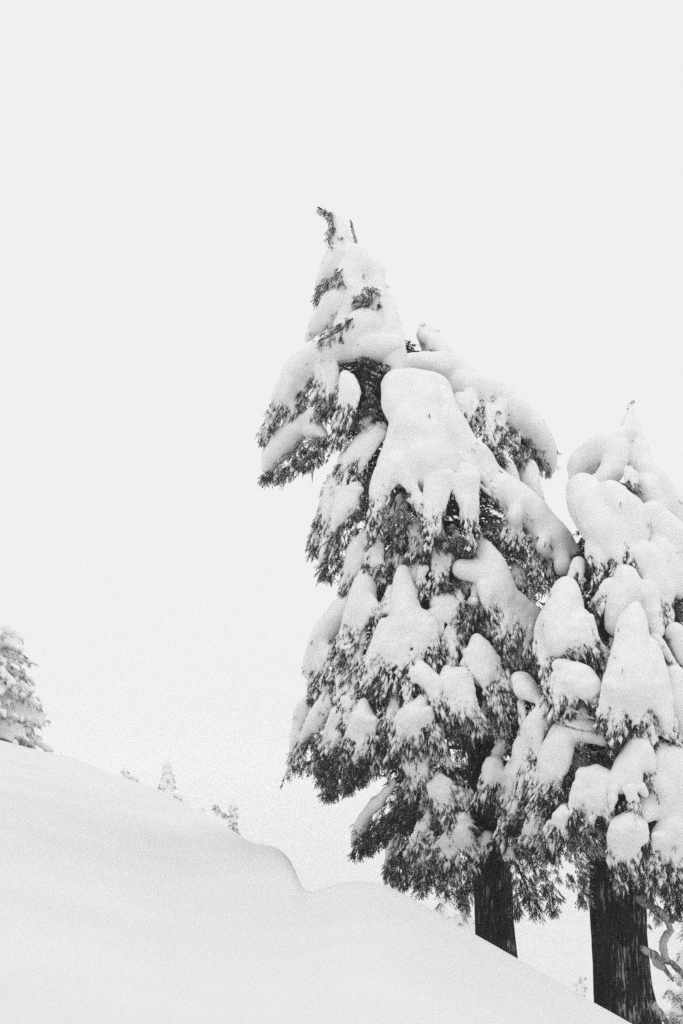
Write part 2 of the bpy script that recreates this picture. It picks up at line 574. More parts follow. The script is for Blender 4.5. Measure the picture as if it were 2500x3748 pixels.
def ribs(px):
    """snow strand in pixels -> the fan of ridges it is made of: joined at the apex, parting into a ragged hem of fingers"""
    q = np.array([p[:3] for p in px], float)
    L = np.concatenate([[0], np.cumsum(np.hypot(np.diff(q[:, 0]), np.diff(q[:, 1])))])
    if L[-1] < 8:
        return []
    rmax = q[:, 2].max()
    hem = max(q[-1, 2] * 1.35, (0.92 if q[-1, 2] > 0.4 * rmax else 0.5) * rmax)
    k = int(np.clip(round(rmax / 8.5), 3, 7))
    dn = q[-1, :2] - q[-2, :2]; dn /= max(np.hypot(*dn), 1e-6)
    out = []
    for j in range(k):
        f = ((j + 0.5) / k - 0.5) * 2 * 0.92 + rng.uniform(-0.12, 0.12)
        te = rng.uniform(0.86, 1.12) - 0.06 * f * f
        over = rng.uniform(0.15, 1.2) * hem * (1.0 - 0.4 * abs(f))
        pts = []
        for t in (0.04, 0.3, 0.55, 0.78, 1.0):
            tt = min(t * te, 1.0)
            x = np.interp(tt * L[-1], L, q[:, 0]); y = np.interp(tt * L[-1], L, q[:, 1]); r = np.interp(tt * L[-1], L, q[:, 2])
            r = max(r, hem * tt ** 1.3)
            i = min(np.searchsorted(L, tt * L[-1], side='right'), len(L) - 1)
            u = q[i, :2] - q[i - 1, :2]; u /= max(np.hypot(*u), 1e-6)
            rr = r * (1.12 / k) * (1.4 - 0.7 * t)
            lat = f * max(r - rr * 0.7, 0)
            pts.append((x - u[1] * lat + rng.uniform(-1.5, 1.5), y + u[0] * lat * 0.8 + rng.uniform(-1.5, 1.5), max(rr, 6.5), 0.0046 * 0.62 * r * math.sqrt(max(1 - f * f, 0))))
        x, y, rr, dz = pts[-1]
        pts.append((x + dn[0] * over * 0.55 + f * 3, y + abs(dn[1]) * over * 0.5 + over * 0.45, max(rr * 0.5, 4.6), dz * 0.7))
        out.append(pts)
    return out


def lace_strands(px):
    """the half-bare sprays behind and below a pillow's fingers"""
    (x0, y0, r0), (x1, y1, r1) = px[-2][:3], px[-1][:3]
    rw = max(r1, r0 * 0.75)
    L = math.hypot(x1 - x0, y1 - y0) + 1e-6
    ux, uy = (x1 - x0) / L, (y1 - y0) / L
    out = []
    for i in range(2 if rw > 24 else 1):
        f = rng.uniform(-1.0, 1.0)
        lx, ly = -uy * f * rw, ux * f * rw
        e = rw * rng.uniform(1.2, 2.1) + 8
        out.append([(x1 + lx * .7 - ux * rw * .3, y1 + ly * .5 - uy * rw * .3, rw * 0.42, 0.0), (x1 + lx + ux * e * 0.45, y1 + ly * .5 + e * 0.8, max(rw * 0.26, 8), 0.02)])
    return out


class Acc:
    def __init__(self):
        self.s, self.c = [], []


def add_sprigs(acc, pts, fr, rel, L, mode, fringe, lenrange, dens, frost0):
    """pts (n,4) resampled centre line; rel 0..1 along; append arrays pos, dir, len, frost to acc"""
    tg = np.gradient(pts[:, :3], axis=0)
    tg /= np.maximum(np.linalg.norm(tg, axis=1, keepdims=True), 1e-6)
    rm = float(pts[:, 3].mean())

    def pick(n, lo=0.0, hi=1.0):
        s = rng.uniform(lo, hi, n)
        p = np.stack([np.interp(s, rel, pts[:, k]) for k in range(4)], 1)
        t = np.stack([np.interp(s, rel, tg[:, k]) for k in range(3)], 1)
        q = rng.normal(size=(n, 3)); q -= (q * t).sum(1, keepdims=True) * t
        q /= np.maximum(np.linalg.norm(q, axis=1, keepdims=True), 1e-6)
        return s, p, t, q

    def push(pos, d, frost, m=5):
        """each point starts a small flat spray: a twig with side sprigs, some with a ridge of snow on top"""
        n = max(1, len(pos) // m)
        if len(pos) == 0: return
        pos, d, frost = pos[:n], d[:n], frost[:n]
        d = d / np.maximum(np.linalg.norm(d, axis=1, keepdims=True), 1e-6)
        w = rng.normal(size=(n, 3)) * np.array([1, 1, 0.5]); w -= (w * d).sum(1, keepdims=True) * d
        w /= np.maximum(np.linalg.norm(w, axis=1, keepdims=True), 1e-6)
        lc = rng.uniform(lenrange[0], lenrange[1], n) * rng.uniform(0.7, 1.3, n)
        fb = frost + rng.normal(0, 0.17, n)
        for i in range(m):
            t = 0.15 + 0.7 * i / (m - 1)
            sg = 0.0 if i == m - 1 else (1 if i % 2 else -1) * rng.uniform(0.5, 1.0)
            pp = pos + d * (lc * t * 0.85)[:, None]
            dd = d + w * sg + rng.normal(0, 0.14, (n, 3)) + np.array([0, 0, -0.12])
            ln = rng.uniform(lenrange[0], lenrange[1], n) * (1.0 - 0.25 * t)
            acc.s.append((pp, dd, ln, np.clip(fb + rng.normal(0, 0.07, n), 0, 1)))
        c = rng.random(n) < np.clip(0.05 + frost * 0.7, 0, 0.4)
        if c.any():
            nc = int(c.sum())
            acc.c.append((pos[c] + d[c] * (lc[c] * rng.uniform(0.25, 0.8, nc))[:, None] + np.array([0, -0.01, 0.014]), d[c], lc[c] * rng.uniform(0.05, 0.22, nc), lc[c] * rng.uniform(0.05, 0.11, nc)))

    down = np.array([0, 0, -1.0])
    if mode == 'f':
        n = int(2 * rm * max(L, rm) * dens * 1.7) + 10
        s, p, t, q = pick(n)
        rad = np.sqrt(rng.random(n)) * p[:, 3] * 0.95
        pos = p[:, :3] + q * rad[:, None]
        d = 0.6 * t + 0.28 * q + 0.62 * down + rng.normal(0, 0.24, (n, 3))
        push(pos, d, frost0 + rng.normal(0, 0.12, n) + 0.22 * (q @ UPCAM) * rad / np.maximum(p[:, 3], 1e-4))
        return
    if mode == 'p':
        # a few twig ends and crumbs break the smooth top of a pillow
        n = rng.poisson(L * rm * 26 * 5)
        if n >= 5:
            s, p, t, q = pick(n, 0.1, 1.0)
            keep = np.abs(q @ UPCAM) < rng.uniform(0, 1.0, n)
            s, p, t, q = s[keep], p[keep], t[keep], q[keep]; n = len(s)
            if n:
                pos = p[:, :3] + q * (p[:, 3] * rng.uniform(0.86, 0.98, n))[:, None]
                push(pos, 0.5 * t + 0.3 * q + 0.6 * down + rng.normal(0, 0.25, (n, 3)), frost0 + 0.12 + rng.normal(0, 0.15, n), m=3)
        return
    if mode == 'r':
        # needles behind one ridge and hanging out below its end
        n = int((8 + L * 34) * (0.4 + 0.6 * fringe)) + 5
        s, p, t, q = pick(n, 0.45, 1.0)
        pos = p[:, :3] + q * (p[:, 3] * rng.uniform(0.2, 0.9, n))[:, None] - TO_CAM * (0.8 * p[:, 3] + 0.02)[:, None] + (t * 0.5 + down * 0.5) * (rng.random(n) * s * (0.03 + 0.09 * fringe))[:, None]
        d = 0.7 * t + 0.3 * q + 0.55 * down + rng.normal(0, 0.22, (n, 3))
        push(pos, d, frost0 + rng.normal(0, 0.12, n))
        n = int(6 + 40 * pts[-3:, 3].mean() + 9 * L)
        s, p, t, q = pick(n, 0.4, 1.0)
        f = (q @ UPCAM) > -0.4
        s, p, t, q = s[f], p[f], t[f], q[f]; n = len(s)
        dd = 0.75 * t + 0.18 * q + 0.35 * down + rng.normal(0, 0.2, (n, 3)); dd /= np.linalg.norm(dd, axis=1, keepdims=True)
        hl = 0.02 + 0.09 * rng.random(n) ** 1.7
        pc = p[:, :3] + q * (p[:, 3] * rng.uniform(0.55, 1.25, n))[:, None] + dd * (hl * rng.uniform(0.2, 1.3, n))[:, None] + t * (s * rng.random(n) * 0.09)[:, None]
        acc.c.append((pc, dd, hl, 0.010 + 0.030 * rng.random(n) ** 2))
        # and its own needles just under that line
        acc.s.append((pc - dd * 0.02 - np.array([0, 0, 0.015]) + np.array([0, 0.02, 0]), dd + np.array([0, 0.1, -0.15]), hl * 2.0 + 0.03, np.clip(frost0 + rng.normal(0, 0.15, n), 0, 1)))
        return
    # underside and flanks below the snow
    n = int(L * rm * 3.4 * dens * 0.6) + 6
    s, p, t, q = pick(n, 0.08, 1.0)
    keep = (q @ UPCAM) < rng.uniform(-0.6, 0.1, n)
    s, p, t, q = s[keep], p[keep], t[keep], q[keep]; n = len(s)
    pos = p[:, :3] + q * (p[:, 3] * rng.uniform(0.7, 1.02, n))[:, None] + down * (rng.random(n) ** 2 * fringe * 0.12)[:, None] - TO_CAM * (0.3 * p[:, 3])[:, None]
    d = 0.5 * t + 0.3 * q + 0.75 * down + rng.normal(0, 0.24, (n, 3))
    push(pos, d, frost0 - 0.16 + rng.normal(0, 0.1, n))  # less frost under the snow, its colour darkened further to deepen the shade there
    # fringe below the tip
    n = int((20 + 300 * rm) * fringe)
    s, p, t, q = pick(n, 0.66, 1.0)
    keep = (q @ UPCAM) < rng.uniform(-0.7, 0.15, n)
    s, p, t, q = s[keep], p[keep], t[keep], q[keep]; n = len(s)
    pos = p[:, :3] + q * (p[:, 3] * rng.uniform(0.3, 1.0, n))[:, None] + (t * 0.6 + down * 0.5) * (rng.random(n) * (0.05 + 0.17 * fringe))[:, None] - TO_CAM * (0.55 * p[:, 3] + 0.02)[:, None]
    d = 0.8 * t + 0.3 * q + 0.5 * down + rng.normal(0, 0.3, (n, 3))
    push(pos, d, frost0 + rng.normal(0, 0.14, n))
    # twigs that poke through the lower snow
    n = int(L * rm * 6.3 * dens * 0.30 * fringe) + 4
    s, p, t, q = pick(n, 0.35, 1.0)
    keep = ((q @ UPCAM) > -0.2) & (rng.random(n) < (s - 0.2) * 1.4)
    s, p, t, q = s[keep], p[keep], t[keep], q[keep]; n = len(s)
    pos = p[:, :3] + q * (p[:, 3] * rng.uniform(0.9, 1.2, n))[:, None]
    d = 0.8 * t + 0.25 * q + 0.5 * down + rng.normal(0, 0.25, (n, 3))
    push(pos, d, frost0 + 0.12 + rng.normal(0, 0.15, n))


ICO = None
def ico():
    global ICO
    if ICO is None:
        v = np.array([(1, 0, 0), (-1, 0, 0), (0, 1, 0), (0, -1, 0), (0, 0, 1), (0, 0, -1)], float)
        f = np.array([(0, 2, 4), (2, 1, 4), (1, 3, 4), (3, 0, 4), (2, 0, 5), (1, 2, 5), (3, 1, 5), (0, 3, 5)])
        ICO = (v, f)
    return ICO


def clumps(pos, d, half, rad):
    v, f = ico()
    n = len(pos)
    r = rad[:, None] * rng.uniform(0.75, 1.6, (n, len(v)))
    al = (d[:, None, :] * v[None]).sum(-1)
    V = pos[:, None, :] + v[None] * r[..., None] + d[:, None, :] * (al * half[:, None])[..., None]
    F = (f[None] + (np.arange(n) * len(v))[:, None, None]).reshape(-1, 3)
    return V.reshape(-1, 3), F


def merge(acc):
    return [np.concatenate([a[i] for a in acc.s]) for i in range(4)]


def crumbs(acc, parent):
    if acc.c:
        a = [np.concatenate([q[i] for q in acc.c]) for i in range(4)]
        V, F = clumps(*a)
        o = mesh_obj('snow_crumbs', V, F, M_SNOW, parent)
        o['kind'] = 'stuff'


def bough(tree, root, spec, seed=0):
    """spec: 'off;fringe;frost | S strand | N strand | F strand ...' in picture pixels of the tree's own surface"""
    fields = [s.strip() for s in spec.split('|')]
    off, fringe, frost = [float(v) for v in fields[0].split(';')]
    frost += 0.13
    segs, acc = [], Acc()
    first = None
    for st in fields[1:]:
        kind, px = st[0], parse(st[1:])
        strands = [(px, True)]
        if kind == 'S':
            rb = ribs(px)
            if rb:
                strands += [(f, False) for f in rb]
                # the core under the ridges: thinner, and it stops short of the hem
                e0, e1 = px[-2], px[-1]
                strands[0] = ([(w[0], w[1], w[2] * (0.72 - 0.25 * i / len(px)), (w[3] if len(w) > 3 else 0) - 0.04 - 0.0025 * w[2] * i / len(px)) for i, w in enumerate(px[:-1])] + [(e0[0] + (e1[0] - e0[0]) * .5, e0[1] + (e1[1] - e0[1]) * .5, (e0[2] + e1[2]) * .27, -0.12)], True)
        if kind == 'S':
            strands += [(f, None) for f in lace_strands(px)]
        for q, main in strands:
            pts = []
            for w in q:
                o = off + (w[3] if len(w) > 3 else 0.0)
                p, mpp = tree.pt(w[0], w[1], o)
                pts.append((*p, w[2] * mpp))
            if len(pts) == 1:
                pts = [pts[0], (pts[0][0], pts[0][1], pts[0][2] - 0.02, pts[0][3])]
            if first is None: first = np.array(pts)
            rp, rel, L = resample(pts, 0.12)
            if kind in 'SN':
                # centre lines are the bough's surface: sink by a little so that the outline lands on the radius
                for i in range(len(rp) - 1):
                    k0 = 0.93
                    ta, tb = rel[i], rel[i + 1]
                    if main is None: ta, tb = 1.2 + 0.3 * rel[i], 1.2 + 0.3 * rel[i + 1]
                    if kind == 'N': ta, tb = 0.3 * ta, 0.3 * tb
                    segs.append((rp[i, :3], rp[i + 1, :3], rp[i, 3] * k0, rp[i + 1, 3] * k0, ta, tb))
            if kind == 'N':
                add_sprigs(acc, rp, None, rel, L, 'p', fringe, (0.06, 0.12), 500, frost)
            if kind == 'S':
                add_sprigs(acc, rp, None, rel, L, 's' if main else 'r', fringe, (0.075, 0.14), 520 if main else 300, frost)
            elif kind == 'F':
                rm = float(rp[:, 3].mean())
                ls = min(1.0, max(0.3, rm / 0.11))
                add_sprigs(acc, rp, None, rel, L, 'f', fringe, (0.08 * ls, 0.16 * ls), 760 / ls, frost)
    # the wooden limb from the trunk out along the first strand
    cx, cyy, cz = first[0, :3]
    y0 = None
    fx = parse(fields[1][1:])[0]
    yy = fx[1] - 20
    base, _ = P(tree.axis_x(yy), yy, tree.Y0)
    tip = first[:, :3]
    path = [base] + [base * 0.5 + tip[0] * 0.5 + np.array([0, 0, 0.06])] + list(tip[:max(2, len(tip) - 1)])
    r0 = 0.05
    if yy < 1420 or (tree.Y0 < 25 and yy < 1800):
        path, r0 = list(tip), 0.014
    path = np.array(path)
    rp, rel, L = resample(np.c_[path, np.linspace(r0, 0.006, len(path))], 0.18)
    # keep it buried under the snow / inside the needles
    V, F = tube_arrays(rp[:, :3], rp[:, 3], 6, 0.2)
    b = mesh_obj('bough', V, F, M_LIMB, root)
    if acc.s:
        pos, d, ln, fr = merge(acc)
        fr = fr + 0.14 * vnoise(pos[:, 0] * 5, pos[:, 1] * 5, pos[:, 2] * 5)
        V, F, A = sprig_arrays(pos, d, ln, np.clip(fr, 0, 1))
        o = mesh_obj('foliage', V, F, M_NEEDLE, b, smooth=False, attr=A)
        o['kind'] = 'stuff'
        crumbs(acc, b)
    if segs:
        snow_parts(segs, b)
    return b


def trunk(tree, root, prof, mat, n=72, dz=0.05, side=False):
    """prof: (x, y, half width in pixels) down the tree"""
    pts = []
    for x, y, r in prof:
        p, mpp = P(x, y, tree.Y0)
        pts.append((*p, r * mpp))
    rp, rel, L = resample(pts, dz)
    m = len(rp)
    a = np.linspace(0, 2 * math.pi, n, endpoint=False)
    AA, I = np.meshgrid(a, np.arange(m))
    zz = rp[I, 2]
    c, s = np.cos(AA), np.sin(AA)
    ridge = 1 - np.abs(vnoise(c * 6 + 11, s * 6 + 5, zz * 0.9)) * 2
    ridge2 = vnoise(c * 12 + 1, s * 12 + 5, zz * 2.6)
    flute = vnoise(c * 1.6 + 4, s * 1.6 + 9, zz * 0.25)
    rad = rp[I, 3] * (1 + 0.05 * ridge + 0.025 * ridge2 + 0.06 * flute)
    V = np.stack([rp[I, 0] + rad * c, rp[I, 1] + rad * s, zz], -1).reshape(-1, 3)
    i = np.arange(m - 1)[:, None]; j = np.arange(n)[None]
    F = np.stack([i * n + j, i * n + (j + 1) % n, (i + 1) * n + (j + 1) % n, (i + 1) * n + j], -1).reshape(-1, 4)
    att = None
    if side:
        # wind-packed snow on the right flank, most of it low down
        att = np.clip(0.1 + 1.0 * np.cos(AA + 1.0), 0, 1) ** 1.5 * np.interp(rel[I], [0, 0.74, 0.8, 0.9, 1.0], [0.1, 0.25, 0.62, 0.9, 1.0])
        att = att.ravel()
    return mesh_obj('trunk', V, F, mat, root, attr=att)


def core(tree, root, y0, y1, n, frac, skip=(), lens=(0.22, 0.4)):
    """shaded inner branches round the stem"""
    pos = []
    while len(pos) < n:
        y = rng.uniform(y0, y1)
        R = float(np.interp(y, tree.ry, tree.rr)) * frac
        a = rng.uniform(0, 2 * math.pi); rr = R * math.sqrt(rng.random())
        x = tree.axis_x(y) + rr * math.cos(a) * FPX / tree.Y0
        if any(x0 < x < x1 and ya < y < yb for x0, ya, x1, yb in skip):
            continue
        p, _ = P(x, y, tree.Y0 + rr * math.sin(a))
        pos.append((*p, math.cos(a), math.sin(a)))
    pos = np.array(pos)
    d = np.stack([pos[:, 3], pos[:, 4], np.full(n, -0.35)], 1) + rng.normal(0, 0.35, (n, 3))
    V, F, A = sprig_arrays(pos[:, :3], d, rng.uniform(lens[0], lens[1], n), rng.normal(0.12, 0.1, n).clip(0, 1))
    o = mesh_obj('inner_branches', V, F, M_NEEDLE, root, smooth=False, attr=A)
    o['kind'] = 'stuff'


def back_boughs(tree, root, n, y0, y1, xclip):
    """snowy boughs on the far side of the crown"""
    for i in range(n):
        y = y0 + (y1 - y0) * (i + rng.random()) / n
        R = float(np.interp(y, tree.ry, tree.rr))
        a = rng.uniform(0.2, math.pi - 0.2)
        segs, acc, pts = [], Acc(), []
        base, mpp = P(tree.axis_x(y), y, tree.Y0)
        for t in (0.25, 0.5, 0.72):
            pts.append((base[0] + R * t * math.cos(a) * 0.8, base[1] + R * t * math.sin(a), base[2] - 0.15 - R * 0.5 * t * t, 0.2 - 0.14 * t * t))
        if any(1540 < 1250 + FPX * p[0] / p[1] < 1760 for p in pts) and 2350 < y < 2850:
            continue
        if not all(xclip[0] < 1250 + FPX * p[0] / p[1] < xclip[1] for p in pts):
            continue
        rp, rel, L = resample(pts, 0.15)
        for k in range(len(rp) - 1):
            segs.append((rp[k, :3], rp[k + 1, :3], rp[k, 3], rp[k + 1, 3], rel[k], rel[k + 1]))
        add_sprigs(acc, rp - np.array([0, 0, 0.1, 0]), None, rel, L, 'f', 1.0, (0.14, 0.26), 420, 0.2)
        tv, tf = tube_arrays(np.array([base] + [p[:3] for p in pts]), [0.06, 0.045, 0.03, 0.012], 6)
        b = mesh_obj('bough', tv, tf, M_LIMB, root)
        pos, d, ln, fr = merge(acc)
        V, F, A = sprig_arrays(pos, d, ln, fr)
        o = mesh_obj('foliage', V, F, M_NEEDLE, b, smooth=False, attr=A); o['kind'] = 'stuff'
        V, F = snow_mesh(segs, 0.05, 0.05)
        mesh_obj('snow', V, F, M_SNOW, b)


def inside(poly, x, y):
    c = False
    for i in range(len(poly)):
        (xa, ya), (xb, yb) = poly[i], poly[i - 1]
        if (ya > y) != (yb > y) and x < (xb - xa) * (y - ya) / (yb - ya) + xa:
            c = not c
    return c


def filler_boughs(tree, root, poly, n, lo, hi, off=(0.0, 0.32), skip=()):
    """lesser sprays between the big boughs, each under its own small drape"""
    xs = [p[0] for p in poly]; ys = [p[1] for p in poly]
    done = []
    tries = 0
    while len(done) < n and tries < 4000:
        tries += 1
        x, y = rng.uniform(min(xs), max(xs)), rng.uniform(min(ys), max(ys))
        if not inside(poly, x, y) or any((x - a) ** 2 + ((y - b) * 0.8) ** 2 < 70 ** 2 for a, b in done): continue
        if any(a < x < c and b < y < e for a, b, c, e in skip): continue
        done.append((x, y))
        r = rng.uniform(lo, hi)
        dx = np.clip((x - tree.axis_x(y)) / 500, -1, 1)
        l = r * rng.uniform(1.5, 2.6)
        ex = x + dx * l * 0.6 + rng.uniform(-.15, .15) * l
        spec = f'{rng.uniform(*off):.2f};1;.2 | S {x:.0f},{y:.0f},{r * .4:.0f} {(x + ex) / 2:.0f},{y + l * .5:.0f},{r * .8:.0f} {ex:.0f},{y + l:.0f},{r:.0f}'
        bough(tree, root, spec)


def twig(tree, root, px, off, r0, snowy=True, name='twig', mat=None):
    pts = []
    for w in parse(px):
        p, mpp = tree.pt(w[0], w[1], off)
        pts.append((*p, (w[2] if len(w) > 2 else r0) * mpp))
    rp, rel, L = resample(pts, 0.035)
    k = rp[:, 3:4]
    for i in range(3):
        rp[:, i:i + 1] += 0.2 * k * vnoise(rel[:, None] * L * 7 + 3.1 * i, rel[:, None] * 0 + r0, k * 0 + i)
    rp[:, 3:4] *= 1 + 0.25 * vnoise(rel[:, None] * L * 9, k * 0 + r0, k * 0 + 5)
    V, F = tube_arrays(rp[:, :3], rp[:, 3], 10, 0.3)
    o = mesh_obj(name, V, F, mat or M_DEAD, root)
    return o

# ------------------------------------------------------------------ the tall leaning fir
T1 = Tree(25.5, [(1200, 755), (1290, 1000), (1360, 1250), (1470, 1500), (1560, 1800), (1640, 2100), (1700, 2500), (1755, 2900), (1800, 3200), (1815, 3600)],
          [(750, .12), (1000, .5), (1300, 1.15), (1500, 1.7), (2000, 2.4), (2600, 3.0), (3000, 2.5), (3300, 1.7)])
bp, _ = P(1818, 3560, T1.Y0)
t1 = tag(empty('fir_tree', (bp[0], bp[1], G(bp[0], bp[1]))), 'tall snow-laden fir leaning left, its bent tip the highest point in view', 'tree', 'big snow-laden firs in front')
trunk(T1, t1, [(1225, 800, 4), (1290, 1000, 8), (1365, 1250, 14), (1480, 1550, 20), (1600, 2000, 30), (1690, 2350, 40), (1752, 2650, 48), (1788, 2950, 58), (1806, 3250, 67), (1812, 3430, 71), (1820, 3560, 80), (1828, 3700, 92), (1834, 3790, 100)], M_BARK)
